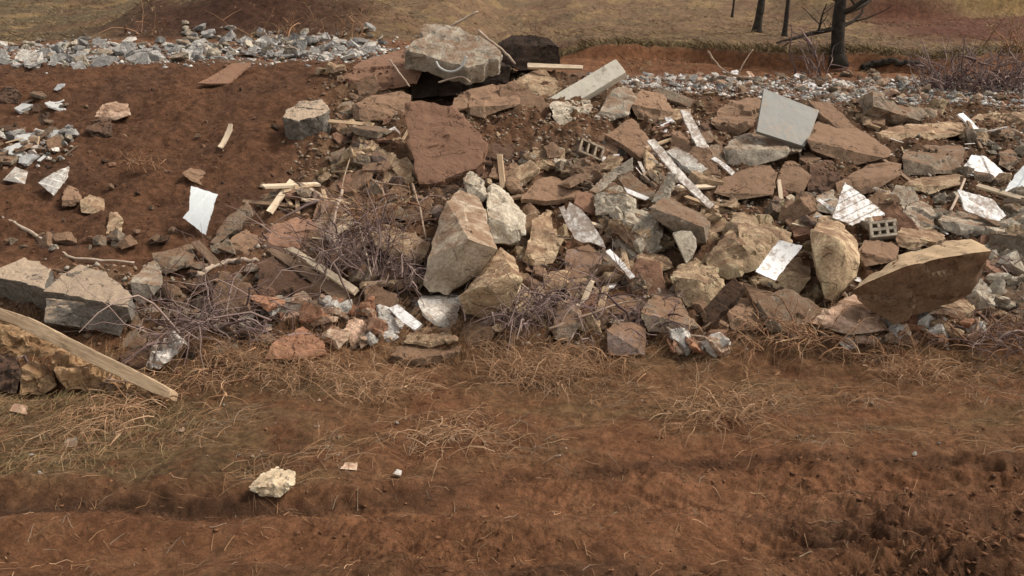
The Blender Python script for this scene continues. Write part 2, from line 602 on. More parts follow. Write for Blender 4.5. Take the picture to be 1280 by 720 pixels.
def tube_arrays(path, radii, sides=6):
    """ring vertices along a path of Vectors"""
    vs, fs = [], []
    k = len(path)
    for i, p in enumerate(path):
        d = (path[min(i + 1, k - 1)] - path[max(i - 1, 0)]).normalized()
        a = d.cross(Vector((0.3, 0.2, 1))).normalized(); b = d.cross(a)
        for j in range(sides):
            t = 2 * math.pi * j / sides
            vs.append(p + (a * math.cos(t) + b * math.sin(t)) * radii[i])
    for i in range(k - 1):
        for j in range(sides):
            q = (j + 1) % sides
            fs.append((i * sides + j, i * sides + q, (i + 1) * sides + q, (i + 1) * sides + j))
    fs.append(tuple(range(sides))[::-1]); fs.append(tuple((k - 1) * sides + j for j in range(sides)))
    return vs, fs


def smooth_path(pts, n=6):
    out = []
    for i in range(len(pts) - 1):
        p0, p1, p2, p3 = pts[max(i - 1, 0)], pts[i], pts[i + 1], pts[min(i + 2, len(pts) - 1)]
        for j in range(n):
            t = j / n
            out.append(.5 * ((2 * p1) + (p2 - p0) * t + (2 * p0 - 5 * p1 + 4 * p2 - p3) * t * t + (3 * p1 - p0 - 3 * p2 + p3) * t ** 3))
    out.append(pts[-1])
    return out


def mesh_from(name, vs, fs, mat, origin=None, parent=None, smooth=True):
    if origin is None: origin = sum((Vector(v) for v in vs), Vector()) / len(vs)
    me = bpy.data.meshes.new(name)
    me.from_pydata([tuple(Vector(v) - origin) for v in vs], [], fs)
    if smooth: me.shade_smooth()
    me.materials.append(mat)
    o = link(name, me, parent)
    o.location = origin
    return o


def stick(name, label, cat, mat, pts, r, fw=.1, D=None, taper=.6, knob=.15, group=None, ends=None):
    SEED[0] += 1
    rnd = random.Random(SEED[0])
    ws = []
    for i, (px, py) in enumerate(pts):
        d = (hit(px, py) if D is None else (D[i] if isinstance(D, (list, tuple)) else D)) - fw
        ws.append(P(px, py, d))
    path = smooth_path(ws, 6)
    k = len(path)
    rad = [r * (1 - (1 - taper) * i / (k - 1)) * (1 + rnd.uniform(-knob, knob)) for i in range(k)]
    if knob: path = [p + Vector((rnd.uniform(-1, 1), rnd.uniform(-1, 1), rnd.uniform(-1, 1))) * r * knob * 2 for p in path]
    vs, fs = tube_arrays(path, rad, 7)
    return tag(mesh_from(name, vs, fs, M[mat]), label, cat, group)


# ------------------------------------------------------------------ the ground: one sheet to the horizon
def build_ground():
    ys = [-40, -25, -15, -8, -4, -2, -.5, .5, 1.2, 1.8, 2.3]
    y = 2.7
    while y < 130:
        ys.append(y)
        if y < 3.4: y += .05
        elif y < 6: y += .016
        elif y < 9: y += .022
        elif y < 14.8: y += .03
        elif y < 24: y += .05
        else: y += .012 * (y - 19)
    ys.append(130)
    ys = np.array(ys)
    S = np.linspace(-1, 1, 760)
    to = np.linspace(0, 1, 26)[1:]
    wid = np.maximum(3.4, .62 * ys + .5)
    X = np.concatenate([-(wid[:, None] + (140 - wid[:, None]) * (to[::-1] ** 2.2)[None, :]), S[None, :] * wid[:, None],
                        wid[:, None] + (140 - wid[:, None]) * (to ** 2.2)[None, :]], 1)
    Y = np.repeat(ys[:, None], X.shape[1], 1)
    Z = h1(X, Y)
    nr, nc = X.shape
    co = np.stack([X, Y, Z], -1).reshape(-1, 3)
    idx = np.arange(nr * nc).reshape(nr, nc)
    q = np.stack([idx[:-1, :-1], idx[:-1, 1:], idx[1:, 1:], idx[1:, :-1]], -1).reshape(-1, 4)
    me = bpy.data.meshes.new('ground')
    me.vertices.add(len(co)); me.vertices.foreach_set('co', co.ravel())
    me.loops.add(q.size); me.loops.foreach_set('vertex_index', q.ravel().astype(np.int32))
    me.polygons.add(len(q)); me.polygons.foreach_set('loop_start', (np.arange(len(q)) * 4).astype(np.int32))
    me.update(); me.validate()
    me.shade_smooth()
    # soil and grass tints by place
    x, y, z = co[:, 0], co[:, 1], co[:, 2]
    nz = fbm(x * .8, y * .8, 4); nf = fbm(x * 4, y * 4, 4, .6)

    def c(*a): return np.array(a)[None, :]
    red, dark, tan = c(.205, .098, .052), c(.085, .047, .030), c(.19, .118, .072)
    olive, straw, grey = c(.090, .073, .045), c(.25, .175, .092), c(.13, .11, .09)
    col = np.repeat(red, len(x), 0)

    def over(colr, m):
        nonlocal col
        m = np.clip(m, 0, 1)[:, None]
        col = col * (1 - m) + colr * m
    # slope soil
    over(c(.100, .053, .033), sst(8.3, 9, y) * (1 - heapmask(x, y)) * (1 - sst(15.5, 16.5, y)) * (.75 + .5 * nz))
    over(c(.125, .078, .050), heapmask(x, y) * (.8 + .6 * nz))
    over(tan, heapmask(x, y) * sst(.1, .5, nf) * .7)
    # trodden grass band in the foreground
    ed = track_edge(x)
    band = sst(ed - .1, ed + .25, y) * (1 - sst(7.5, 7.9, y))
    over(c(.175, .100, .054), band * sst(-.25, .3, nz + .4 * nf) * .8)
    over(c(.125, .085, .047), band * sst(-.8, -2.4, x + .8 * nz) * sst(-.5, .3, nf + .2) * sst(7.4, 6.3, y) * .85)
    over(c(.165, .108, .055), band * sst(.05, .45, fbm(x * .9 + 7, y * 1.7, 3)) * .6)
    # damp dark soil patches on the track, then painted corner falloff and edge shade
    trk = 1 - sst(ed - .1, ed + .05, y)
    over(c(.085, .046, .029), trk * sst(.05, -.3, fbm(x * .6 + 2, y * 1.2, 4)) * .8)
    over(c(.125, .063, .034), trk * np.clip(sst(4.6, 3.8, y) * .6 + sst(2.2, 3.4, np.abs(x)) * .45, 0, 1))  # vignette falloff in the soil colour, darker nearest and towards both sides
    over(c(.27, .132, .072), trk * np.exp(-((x - 1.7) / 1.3) ** 2 - ((y - 4.95) / .3) ** 2) * .8)
    over(c(.14, .085, .048), trk * sst(.1, .4, nf) * .35)
    over(c(.060, .034, .021), np.exp(-((y - ed + .10 + .05 * nf) / .11) ** 2) * sst(.3, -1.2, x + nz) * .8)  # shadow under the grass edge painted as a dark strip, left part
    over(c(.075, .040, .024), np.exp(-((y - ed + .06 + .05 * nf) / .08) ** 2) * sst(.2, .9, x + nz) * .6)  # same painted edge shadow, right part
    # hill grass
    e = 20.2 + .7 * np.sin(x * .55) + .25 * np.sin(x * 1.7 + 1)
    hillm = np.where(x > .3, sst(e + .15, e + .3, y), sst(18.8, 19.6, y + .5 * nz))
    hn = fbm(x * .35, y * .35, 5, .6)
    over(c(.175, .115, .072), hillm)
    over(olive * 1.25, hillm * sst(-.1, .4, hn) * .5)
    over(olive * 1.15, hillm * sst(-4, -8, x) * .7)
    over(straw, hillm * sst(.0, .4, fbm(x * .9 + 5, y * .6, 4, .6)) * .75)
    over(c(.115, .064, .042), hillm * sst(.10, .5, fbm(x * .5 + 40, y * .45, 4)) * .6)
    # red cut banks far off
    m1 = np.exp(-(((x + 6.2 + .5 * nz) / 3.3) ** 4) - ((y - 20.5 - .2 * nz) / 1.3) ** 4)
    over(c(.062, .031, .021), m1)
    m2 = sst(9.3, 11.5, x + .8 * nz - .12 * (y - 22)) * sst(22, 23.5, y) * (1 - sst(30.6, 31.2, y))
    over(c(.115, .052, .034), m2)
    m3 = sst(9.5, 12, x) * sst(30.9, 31.4, y) * (1 - sst(33, 34, y + nz))
    over(c(.24, .165, .078), m3 * .9)
    over(c(.12, .055, .037), sst(10, 13, x) * sst(33.2, 34.5, y) * (1 - sst(41, 44, y)))
    over(grey, sst(15.2, 16, y) * (1 - sst(18, 19.2, y)) * sst(-.3, .2, nf) * .7)
    g = 1 + .28 * nf[:, None] + .16 * nz[:, None]
    lum = col.mean(1, keepdims=True)
    col = np.clip((col * 1.03 - lum * .03) * g * 1.0, .01, .8)
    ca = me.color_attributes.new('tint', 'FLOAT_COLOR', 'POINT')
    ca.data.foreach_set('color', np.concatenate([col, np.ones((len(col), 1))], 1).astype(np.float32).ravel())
    m, nt, bs = new_mat('red_soil'); gg = G(nt)
    at = gg.n('ShaderNodeAttribute', attribute_name='tint')
    tc = gg.n('ShaderNodeTexCoord'); v = tc.outputs['Object']
    n1 = gg.noise(v, 9, 7, .7, .5); n2 = gg.noise(v, 45, 5, .75); n3 = gg.noise(v, 160, 3, .7)
    colr = gg.mix(gg.ramp(n1, .3, .7), (.62, .60, .58), (1.35, 1.35, 1.35))
    colr = gg.mix(1.0, at.outputs['Color'], colr, 'MULTIPLY')
    colr = gg.mix(gg.math('MULTIPLY', gg.ramp(n2, .50, .66), .5), colr, (.055, .030, .020))
    colr = gg.mix(gg.math('MULTIPLY', gg.ramp(n3, .62, .74), .25), colr, (.32, .22, .14))
    gg.l(colr, bs.inputs['Base Color'])
    bs.inputs['Roughness'].default_value = .95; bs.inputs['Specular IOR Level'].default_value = .15
    n4 = gg.noise(v, 24, 6, .8, 1.2)
    b = gg.bump(n4, .9, .03); b = gg.bump(n1, .8, .05, b); b = gg.bump(n2, 1.0, .022, b); b = gg.bump(n3, .8, .006, b)
    gg.l(b, bs.inputs['Normal'])
    me.materials.append(m)
    o = link('ground', me)
    tag(o, kind='structure')
    return o


build_ground()
# ------------------------------------------------------------------ the big pieces of the heap, one by one
CH, SL, RK, PN, BD = 'concrete chunk', 'slab', 'rock', 'panel', 'board'
# -- top of the heap
slab('concrete_slab', 'huge pale broken concrete slab bridging a dark hollow at the top of the heap', SL, 'gray',
     [(503, 64), (516, 52), (527, 46), (528, 28), (546, 26), (588, 39), (613, 51), (631, 67), (624, 74), (613, 73), (606, 80), (596, 80), (583, 84), (574, 79), (562, 80), (548, 74), (528, 68), (514, 66)],
     (.05, -.60, .80), .30, D=12.45, amp=.03, rag=.06)
hull('stone_block', 'dark stone added to deepen the shade at the back of the hollow under the huge pale slab', RK, 'umber',
     [(514, 122, 0), (518, 66, .3), (560, 56, .4), (624, 58, .4), (640, 84, .2), (632, 118, 0)], D=13.2, amp=.05, back=.5)  # added dark backing so the hollow reads as deep shade
POLYS.append([(520, 70), (632, 70), (632, 116), (520, 112)])
hull('stone_block', 'rust brown soil-coated boulder left of the dark hollow', RK, 'red',
     [(424, 98, 0), (440, 82, .5), (478, 66, .9), (510, 62, 1), (526, 72, .8), (530, 86, .4), (521, 104, .1), (480, 113, 0), (445, 114, 0)], D=12.9, amp=.035)
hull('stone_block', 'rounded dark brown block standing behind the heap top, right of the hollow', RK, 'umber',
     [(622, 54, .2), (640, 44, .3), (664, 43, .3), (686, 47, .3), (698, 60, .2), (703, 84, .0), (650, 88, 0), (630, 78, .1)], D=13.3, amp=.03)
hull('stone_block', 'broad brown rock lying in front of the dark hollow', RK, 'brown',
     [(560, 136, 0), (572, 116, .7), (626, 104, 1), (652, 106, .8), (650, 130, .1), (606, 146, 0)], amp=.05)
slab('wood_board', 'straight thin wooden board lying flat across the heap top', BD, 'palewood', [(659, 80), (660, 78.5), (729, 81.5), (728, 85.5), (660, 84)], (0, -.8, .6), .05, D=12.9, amp=.004)
slab('concrete_plank', 'long cream white flat panel tilted up at the heap top', PN, 'cream', [(684, 124), (770, 73), (783, 90), (730, 122), (704, 129)], (-.25, -.70, .66), .10, D=12.3, amp=.006)
hull('stone_block', 'grey stone wedged under the lower end of the long cream panel', RK, 'pale',
     [(684, 130, .4), (700, 124, .8), (735, 122, .9), (742, 134, .5), (728, 160, 0), (700, 160, 0)], amp=.06)
hull('sandstone_rock', 'light tan pointed rock above the leaning brown slab', RK, 'tan',
     [(640, 101, .2), (655, 92, .7), (680, 84, 1), (703, 110, .5), (692, 124, .1), (665, 120, 0), (645, 113, 0)], D=12.5, amp=.04)
slab('stone_slab', 'brown slab leaning below the light tan pointed rock', SL, 'brown', [(622, 106), (642, 99), (690, 130), (697, 159), (665, 158), (632, 142)], (-.1, -.75, .65), .10, D=11.9)
slab('stone_slab', 'very long low brown slab lying across the upper middle of the heap', SL, 'brown',
     [(598, 158), (640, 152), (705, 155), (752, 163), (771, 186), (768, 197), (690, 190), (612, 182)], (0, -.62, .78), .2, fw=.2, amp=.02)
slab('stone_slab', 'large rust red flat slab standing tilted left of the heap centre', SL, 'red',
     [(505, 130), (527, 124), (565, 134), (600, 163), (610, 180), (597, 212), (570, 217), (537, 232), (524, 230), (512, 190), (508, 160)], (-.08, -.72, .69), .20, fw=.3, amp=.02)
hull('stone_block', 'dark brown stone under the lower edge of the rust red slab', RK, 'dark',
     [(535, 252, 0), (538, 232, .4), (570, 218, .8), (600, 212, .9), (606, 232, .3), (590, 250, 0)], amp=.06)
hull('concrete_chunk', 'square grey chunk with a pale face right of the cream panel', CH, 'gray',
     [(742, 152, 0), (748, 138, .1), (766, 112, .6), (784, 105, .9), (795, 122, .6), (785, 143, .1), (765, 150, 0)], amp=.05)
hull('stone_block', 'brown block with a flat top beside the square grey chunk', RK, 'brown',
     [(788, 130, .1), (802, 112, .7), (830, 118, .9), (843, 140, .3), (822, 153, 0), (797, 149, 0)], amp=.04)
slab('stone_slab', 'brown slab tipped over the black gap below the square grey chunk', SL, 'brown', [(757, 168), (790, 146), (808, 166), (824, 192), (800, 198), (778, 180)], (.1, -.62, .78), .09, fw=.35)
slab('white_strip', 'short wide white strip with nail holes, standing steeply near the heap top', 'strip', 'worn', [(850, 138), (862, 140), (886, 185), (873, 188)], (0, -.7, .7), .03, fw=.35, amp=.003)
hull('stone_block', 'dark block behind the short white strip', RK, 'dark', [(872, 160, .2), (885, 148, .8), (890, 152, .8), (890, 178, 0), (878, 182, 0)], amp=.05)
hull('stone_block', 'big rounded brown boulder left of the grey wall panel', RK, 'brown',
     [(888, 151, .1), (900, 132, .7), (945, 119, 1), (958, 132, .6), (944, 154, .2), (922, 169, 0), (895, 168, 0)], amp=.05)
slab('wood_plank', 'weathered grey plank along the skyline of the heap', BD, 'slate', [(818, 111), (828, 109), (873, 126), (868, 136), (822, 119)], (0, -.7, .7), .06, fw=.2, amp=.01)
hull('stone_block', 'brown rock under the short white strip', RK, 'brown', [(836, 195, 0), (838, 165, .6), (852, 160, .8), (872, 186, .3), (862, 200, 0)], amp=.06)
stick('curved_pipe', 'thin grey pipe bent in a loop hanging from the huge pale slab', 'pipe', 'metal', [(545, 77), (549, 84), (558, 89), (568, 89), (577, 83), (583, 70)], .018, D=12.4, taper=1, knob=0)
stick('bent_rod', 'thin bent rod sticking out inside the dark hollow', 'rod', 'paletwig', [(548, 103), (576, 96), (588, 103)], .014, D=12.6, taper=1, knob=.05)
stick('branch', 'short pale stick poking up behind the huge pale slab', 'branch', 'paletwig', [(564, 33), (580, 24), (597, 14)], .026, D=14.2, knob=.15)
stick('branch', 'curved pale branch right of the huge pale slab', 'branch', 'paletwig', [(598, 38), (612, 50), (630, 64), (644, 80)], .022, D=12.3)
stick('branch', 'thin forked twig leaning below the rust brown boulder', 'branch', 'paletwig', [(487, 75), (500, 92), (512, 108)], .014, D=12.4)
hull('stone_block', 'dark flat-topped brown block left of the rust red slab', RK, 'brown',
     [(438, 130, .4), (460, 121, .7), (500, 114, .9), (514, 120, .7), (512, 148, .1), (480, 152, 0), (442, 150, 0)], fw=.15, amp=.03)
hull('concrete_chunk', 'small round grey-brown stone beside the dark flat-topped block', CH, 'slate', [(421, 141, .1), (425, 128, .7), (440, 125, .9), (449, 135, .4), (442, 149, 0)], amp=.05)
slab('white_fragment', 'small bright white fragment lying above the leaning narrow slab', 'fragment', 'white', [(467, 171), (493, 158), (500, 165), (497, 171), (477, 176)], (0, -.7, .7), .04, fw=.15, amp=.008)
slab('stone_slab', 'little tan slab under the small bright white fragment', SL, 'tan', [(477, 177), (500, 171), (506, 178), (495, 185)], (0, -.7, .7), .05, fw=.12)
slab('stone_slab', 'narrow leaning slab left of the rust red slab corner', SL, 'tan', [(479, 196), (490, 190), (513, 210), (517, 228), (507, 230), (492, 212)], (-.2, -.7, .68), .08, fw=.2)
hull('stone_block', 'dark brown block right of the rust red slab', RK, 'dark', [(601, 200, .1), (606, 176, .7), (628, 170, .9), (645, 182, .7), (640, 208, 0), (612, 212, 0)], amp=.05)
hull('stone_block', 'cracked brown rock in the dark gap right of the tall boulder', RK, 'brown', [(610, 222, 0), (618, 206, .7), (645, 204, .8), (655, 216, .3), (640, 228, 0)], amp=.06)

# -- middle left
hull('stone_block', 'knobbly grey-tan stone perched on top of the tall pale boulder', RK, 'pale',
     [(577, 222, .3), (588, 214, .6), (603, 224, .5), (609, 246, .1), (601, 254, 0), (584, 242, 0)], fw=.55, amp=.06)
hull('boulder', 'pale-topped boulder close behind the tall pale boulder on its right', 'boulder', 'pale',
     [(606, 240, .4), (618, 229, .9), (630, 243, .7), (662, 268, .5), (658, 294, .1), (638, 304, 0), (618, 302, 0), (607, 268, .1)], fw=.3, amp=.05)
hull('stone_block', 'angular brown rock behind the brush left of the tall pale boulder', RK, 'tan',
     [(463, 292, .3), (480, 281, .9), (510, 290, .8), (537, 303, .5), (528, 327, .1), (510, 338, 0), (490, 314, .0), (470, 306, .1)], fw=.25, amp=.035)
hull('plaster_block', 'white faced block at the foot of the heap, left of the shadowed tan boulder', CH, 'plaster',
     [(522, 376, .4), (527, 371, .8), (571, 366, .9), (579, 370, .8), (567, 412, 0), (545, 407, 0), (528, 394, .1)], fw=.1, amp=.03)
hull('stone_block', 'brown stone in shadow under the shadowed tan boulder', RK, 'brown', [(575, 432, 0), (578, 405, .6), (610, 396, .8), (622, 412, .4), (610, 434, 0)], amp=.05)
hull('concrete_chunk', 'small grey round-topped stone below the thin pale-edged boards', CH, 'gray',
     [(341, 373, .4), (360, 361, .9), (385, 362, .9), (389, 380, .2), (380, 396, 0), (348, 398, 0)], amp=.05)
slab('wood_board', 'thin pale-edged board slanting down over the brown board', BD, 'palewood', [(357, 310), (366, 308), (447, 359), (441, 366)], (-.2, -.62, .76), .05, fw=.35, amp=.005)
slab('wood_board', 'wide brown board slanting under the thin pale-edged board', BD, 'brownwood', [(332, 312), (342, 307), (437, 366), (428, 380)], (-.2, -.5, .84), .05, fw=.2, amp=.008)
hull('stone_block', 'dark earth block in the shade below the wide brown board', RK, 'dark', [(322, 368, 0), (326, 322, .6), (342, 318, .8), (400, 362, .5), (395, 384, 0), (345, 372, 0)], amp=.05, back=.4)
hull('stone_block', 'buried brown slab under the red slope above the slanting boards', RK, 'red', [(322, 303, .2), (340, 282, .8), (385, 268, .9), (398, 285, .5), (380, 312, 0), (340, 316, 0)], amp=.04)
slab('stone_slab', 'flat brown slab leaning behind the purple twigs at the lower left', SL, 'brown', [(270, 352), (277, 337), (311, 354), (332, 386), (300, 397), (265, 388)], (0, -.8, .6), .07, fw=.1)
slab('wood_bark', 'weathered slab of split wood propped beside the clean white siding', SL, 'slate', [(262, 302), (284, 271), (311, 251), (316, 268), (292, 290), (271, 305)], (.1, -.7, .7), .07, fw=.1, amp=.03)
hull('stone_block', 'rounded brown stone below the propped split wood', RK, 'brown', [(282, 304, .2), (308, 287, .9), (327, 300, .6), (324, 324, 0), (298, 325, 0)], amp=.05)
stick('branch', 'thick pale driftwood limb lying left of the slanting boards', 'branch', 'paletwig', [(247, 344), (262, 336), (285, 327), (322, 325)], .035, fw=.12, knob=.3)
slab('stone_slab', 'narrow brown slat sticking up near the driftwood limb', SL, 'brownwood', [(238, 303), (250, 300), (276, 328), (268, 334)], (-.1, -.7, .7), .05, fw=.1)
hull('concrete_chunk', 'cold grey leaning stone right of the layered boulder', CH, 'gray', [(162, 352, .2), (178, 334, .6), (193, 325, .9), (203, 338, .6), (201, 358, .2), (178, 383, 0), (167, 374, 0)], fw=.12, amp=.04)
hull('concrete_chunk', 'flat grey-brown block behind the cold grey leaning stone', CH, 'slate', [(190, 316, .6), (240, 305, .9), (244, 330, .1), (207, 343, 0), (191, 337, .1)], amp=.04)
hull('stone_block', 'small pointed grey stone in front of the layered boulder', RK, 'slate', [(150, 434, 0), (170, 390, .6), (194, 431, .1), (180, 441, 0), (160, 439, 0)], amp=.03)
hull('stone_block', 'dark stone half under the end of the long rotten plank', RK, 'dark', [(147, 448, .2), (164, 434, .8), (188, 437, .7), (183, 464, 0), (160, 466, 0)], amp=.04)
slab('plastic_sheet', 'crumpled white plastic sheet on the weeds beside the long rotten plank', 'plastic sheet', 'worn',
     [(183, 460), (188, 440), (205, 427), (222, 419), (238, 432), (217, 447), (198, 464)], (-.1, -.65, .75), .015, fw=.2, amp=.03, crumple=.10, rag=.03)
slab('wood_plank', 'long rotten plank sloping from the left frame edge down to the grass', BD, 'wood',
     [(-14, 381), (0, 384), (30, 394), (110, 434), (170, 463), (214, 487), (211, 499), (196, 494), (100, 448), (20, 407), (-14, 395)], (-.25, -.80, .55), .12, fw=.25, amp=.006)
hull('earth_clod', 'broad clod of earth under the upper end of the long rotten plank', 'clod', 'earth', [(-12, 402, .3), (20, 400, .8), (84, 424, .8), (78, 450, .1), (20, 452, 0), (-12, 446, 0)], amp=.08)
hull('earth_clod', 'orange-brown clod overhanging the dark hollow below the plank', 'clod', 'earth', [(26, 492, 0), (27, 460, .3), (45, 450, .7), (64, 464, .5), (72, 482, .1), (50, 494, 0)], amp=.07)
hull('earth_clod', 'long crumbling clod under the lower half of the rotten plank', 'clod', 'earth', [(62, 452, .2), (84, 428, .8), (130, 452, .8), (168, 482, .2), (140, 494, 0), (86, 484, 0)], amp=.08)
hull('earth_clod', 'dark clod at the left frame edge below the plank', 'clod', 'dark', [(-12, 490, 0), (-10, 440, .5), (16, 442, .7), (28, 462, .3), (20, 492, 0)], amp=.07)

# -- upper left slope
hull('boulder', 'pinkish boulder half buried high on the red slope', 'boulder', 'pink', [(117, 147, .1), (127, 131, .7), (145, 126, 1), (161, 130, .9), (163, 144, .3), (140, 151, 0)], amp=.05)
hull('stone_block', 'dark stone just below the pinkish boulder', RK, 'dark', [(107, 161, .2), (119, 149, .7), (139, 150, .6), (138, 169, .0), (120, 174, 0)], amp=.07)
hull('stone_block', 'dark lump in the upper left corner of the slope', RK, 'dark', [(-6, 126, .1), (2, 108, .7), (16, 108, .8), (28, 118, .4), (22, 130, 0)], amp=.08)
slab('white_siding', 'small triangular piece of white siding at the far left', PN, 'worn', [(47, 227), (85, 207), (83, 222), (66, 244)], (-.1, -.72, .68), .02, fw=.1, amp=.004, ribs=(.09, .012, .6))
hull('foam_block', 'small block with a white top and a tan end at the left edge', CH, 'plaster', [(3, 225, .2), (19, 208, .9), (35, 214, .8), (31, 230, 0), (17, 222, .1)], fw=.1, amp=.015, chips=0)
hull('stone_block', 'brown stone touching the small triangular siding', RK, 'brown', [(77, 250, .2), (84, 230, .8), (98, 235, .9), (101, 250, .2), (93, 258, 0), (78, 257, 0)], amp=.05)
hull('sandstone_block', 'tan square block in the middle of three small blocks on the left slope', CH, 'tan', [(100, 251, .4), (112, 242, .9), (131, 249, .8), (130, 267, 0), (101, 266, 0)], amp=.03)
hull('sandstone_block', 'tan block standing on end, lowest of three small blocks on the left slope', CH, 'tan', [(133, 292, 0), (137, 265, .6), (147, 264, .9), (154, 274, .5), (151, 290, 0)], amp=.03)
hull('stone_block', 'brown triangular stone above the clean white siding', RK, 'brown', [(227, 216, .4), (238, 210, .8), (260, 214, .9), (257, 233, 0), (238, 226, .1)], amp=.04)
slab('white_siding', 'clean bluish white piece of siding standing on the bare red slope', PN, 'blue_white', [(239, 232), (272, 242), (256, 293), (229, 272), (236, 263)], (.1, -.85, .5), .015, fw=.15, amp=.002, ribs=(.13, .012, 1.2))
stick('branch', 'long thin bare branch sloping down from the left edge', 'branch', 'paletwig', [(3, 271), (35, 288), (62, 305), (90, 322), (120, 325), (168, 328)], .02, fw=.12, knob=.2)
slab('wood_stake', 'short pale wooden stake lying alone on the red slope', 'stake', 'palewood', [(286, 156), (291, 156), (290, 163), (278, 187), (273, 185)], (0, -.8, .6), .03, fw=.1, amp=.004)
slab('brown_board', 'flat reddish board lying at the upper edge of the red slope', BD, 'red', [(247, 106), (290, 80), (314, 80), (284, 105)], (0, -.45, .9), .03, fw=.1, amp=.004)
slab('white_fragment', 'curled white sliver at the end of the flat reddish board', 'fragment', 'worn', [(290, 79), (305, 78), (314, 82), (304, 85)], (0, -.8, .6), .02, fw=.2, amp=.01)
hull('concrete_slab', 'thick grey broken slab under the large wall panel', SL, 'gray', [(904, 187, .2), (909, 175, .5), (946, 162, .9), (1008, 178, .8), (1004, 188, .3), (937, 210, 0), (909, 204, 0)], fw=.1, amp=.035)
slab('stone_slab', 'brown slab sloping down right behind the wall panel', SL, 'brown', [(1010, 125), (1038, 129), (1073, 161), (1057, 167), (1030, 146)], (.2, -.55, .82), .10, fw=.3)
hull('stone_slab', 'thick rust brown slab right of the wall panel', SL, 'brown', [(1008, 174, .2), (1020, 148, .9), (1066, 155, 1), (1114, 189, .6), (1111, 198, .2), (1066, 208, 0), (1015, 188, 0)], fw=.15, amp=.03)
hull('stone_slab', 'brown beam-like slab below the thick rust brown slab', SL, 'brown', [(1044, 228, .5), (1100, 198, 1), (1127, 204, .9), (1128, 218, .2), (1085, 242, 0), (1046, 244, 0)], fw=.1, amp=.025)
hull('concrete_block', 'square grey-brown block with a pale top edge at the right', CH, 'slate', [(1128, 198, .25), (1133, 180, .9), (1200, 180, 1), (1209, 189, .7), (1197, 218, .0), (1130, 218, 0)], fw=.12, amp=.03)
hull('sandstone_slab', 'long flat tan ledge near the top right of the heap', SL, 'tan', [(1092, 168, .3), (1110, 158, .8), (1205, 150, 1), (1213, 166, .4), (1150, 180, 0), (1100, 178, 0)], amp=.03)
hull('sandstone_slab', 'low tan ledge at the right frame edge', SL, 'tan', [(1210, 152, .2), (1222, 143, .8), (1285, 138, 1), (1292, 152, .3), (1255, 160, 0)], amp=.04)
slab('white_strip', 'thin white strip tipped over a dark gap near the top right', 'strip', 'white', [(1197, 143), (1204, 141), (1233, 170), (1229, 174)], (0, -.7, .7), .03, fw=.3, amp=.002)
hull('concrete_chunk', 'grey blocky stone right of the thin tipped white strip', CH, 'slate', [(1240, 180, 0), (1243, 159, .7), (1270, 154, .9), (1277, 170, .3), (1265, 184, 0)], amp=.05)
hull('concrete_chunk', 'grey stone between the two white sheets at the right', CH, 'slate', [(1248, 206, 0), (1250, 190, .6), (1264, 186, .9), (1276, 200, .3), (1262, 213, 0)], amp=.06)
slab('white_siding', 'triangular ribbed piece of white siding in the right half', PN, 'white', [(1057, 227), (1108, 268), (1085, 272), (1066, 282), (1041, 272)], (.1, -.8, .6), .015, fw=.4, amp=.003, ribs=(.085, .013, -.3))
slab('white_siding', 'white sheet lying flat beside the square grey-brown block', PN, 'white', [(1202, 212), (1215, 193), (1230, 195), (1258, 215), (1250, 224)], (0, -.65, .75), .02, fw=.25, amp=.008, ribs=(.2, .012, .4))
slab('white_siding', 'creased white sheet standing next to a thin pipe at the right', PN, 'white', [(1197, 237), (1240, 249), (1257, 270), (1250, 278), (1238, 276), (1206, 263)], (.1, -.8, .6), .02, fw=.3, amp=.006, ribs=(.22, .014, 1.2))
slab('white_siding', 'greenish white sheet cut by the right frame edge', PN, 'blue_white', [(1290, 196), (1268, 220), (1252, 245), (1272, 242), (1296, 230)], (-.2, -.75, .6), .02, fw=.3, amp=.006, ribs=(.12, .02, 1.0))
hull('brick_block', 'rough grey block of bonded bricks left of the ribbed siding', CH, 'gray', [(1015, 257, .2), (1021, 243, .8), (1041, 238, .9), (1052, 258, .3), (1041, 268, 0), (1021, 263, 0)], fw=.1, amp=.04)
slab('white_strip', 'small white strip on the rough block of bonded bricks', 'strip', 'white', [(1021, 250), (1025, 248), (1043, 261), (1040, 265)], (0, -.8, .6), .02, fw=.45, amp=.002)
stick('metal_rod', 'thin straight pale rod leaning right of the ribbed siding', 'rod', 'paletwig', [(1106, 232), (1125, 256), (1144, 279)], .013, fw=.25, knob=.02, taper=1)
stick('metal_pipe', 'thin upright pipe left of the creased white sheet', 'pipe', 'paletwig', [(1206, 224), (1197, 245), (1188, 264)], .016, fw=.3, knob=.02, taper=1)
hull('concrete_chunk', 'long rounded grey chunk below the creased white sheet', CH, 'gray', [(1173, 275, .2), (1186, 261, .9), (1240, 272, .9), (1248, 286, .3), (1212, 300, 0), (1180, 287, 0)], fw=.12, amp=.04)
hull('sandstone_slab', 'flat golden tan slab below the square grey-brown block', SL, 'tan', [(1127, 232, .3), (1155, 220, .9), (1200, 217, .9), (1202, 231, .2), (1160, 242, 0)], fw=.12, amp=.03)
hull('boulder', 'tall pale rock standing upright left of the big tilted slab', 'boulder', 'sand', [(1013, 291, .3), (1025, 270, .8), (1047, 269, .9), (1076, 304, .6), (1073, 332, .3), (1068, 354, .1), (1045, 378, 0), (1031, 374, 0), (1018, 317, .1), (1048, 300, -.1)], fw=.2, amp=.025)
hull('stone_block', 'flat brown block between the upright rock and the big tilted slab', RK, 'brown', [(1071, 313, .4), (1082, 299, .9), (1125, 303, .9), (1122, 327, .1), (1076, 334, 0)], fw=.2, amp=.03)
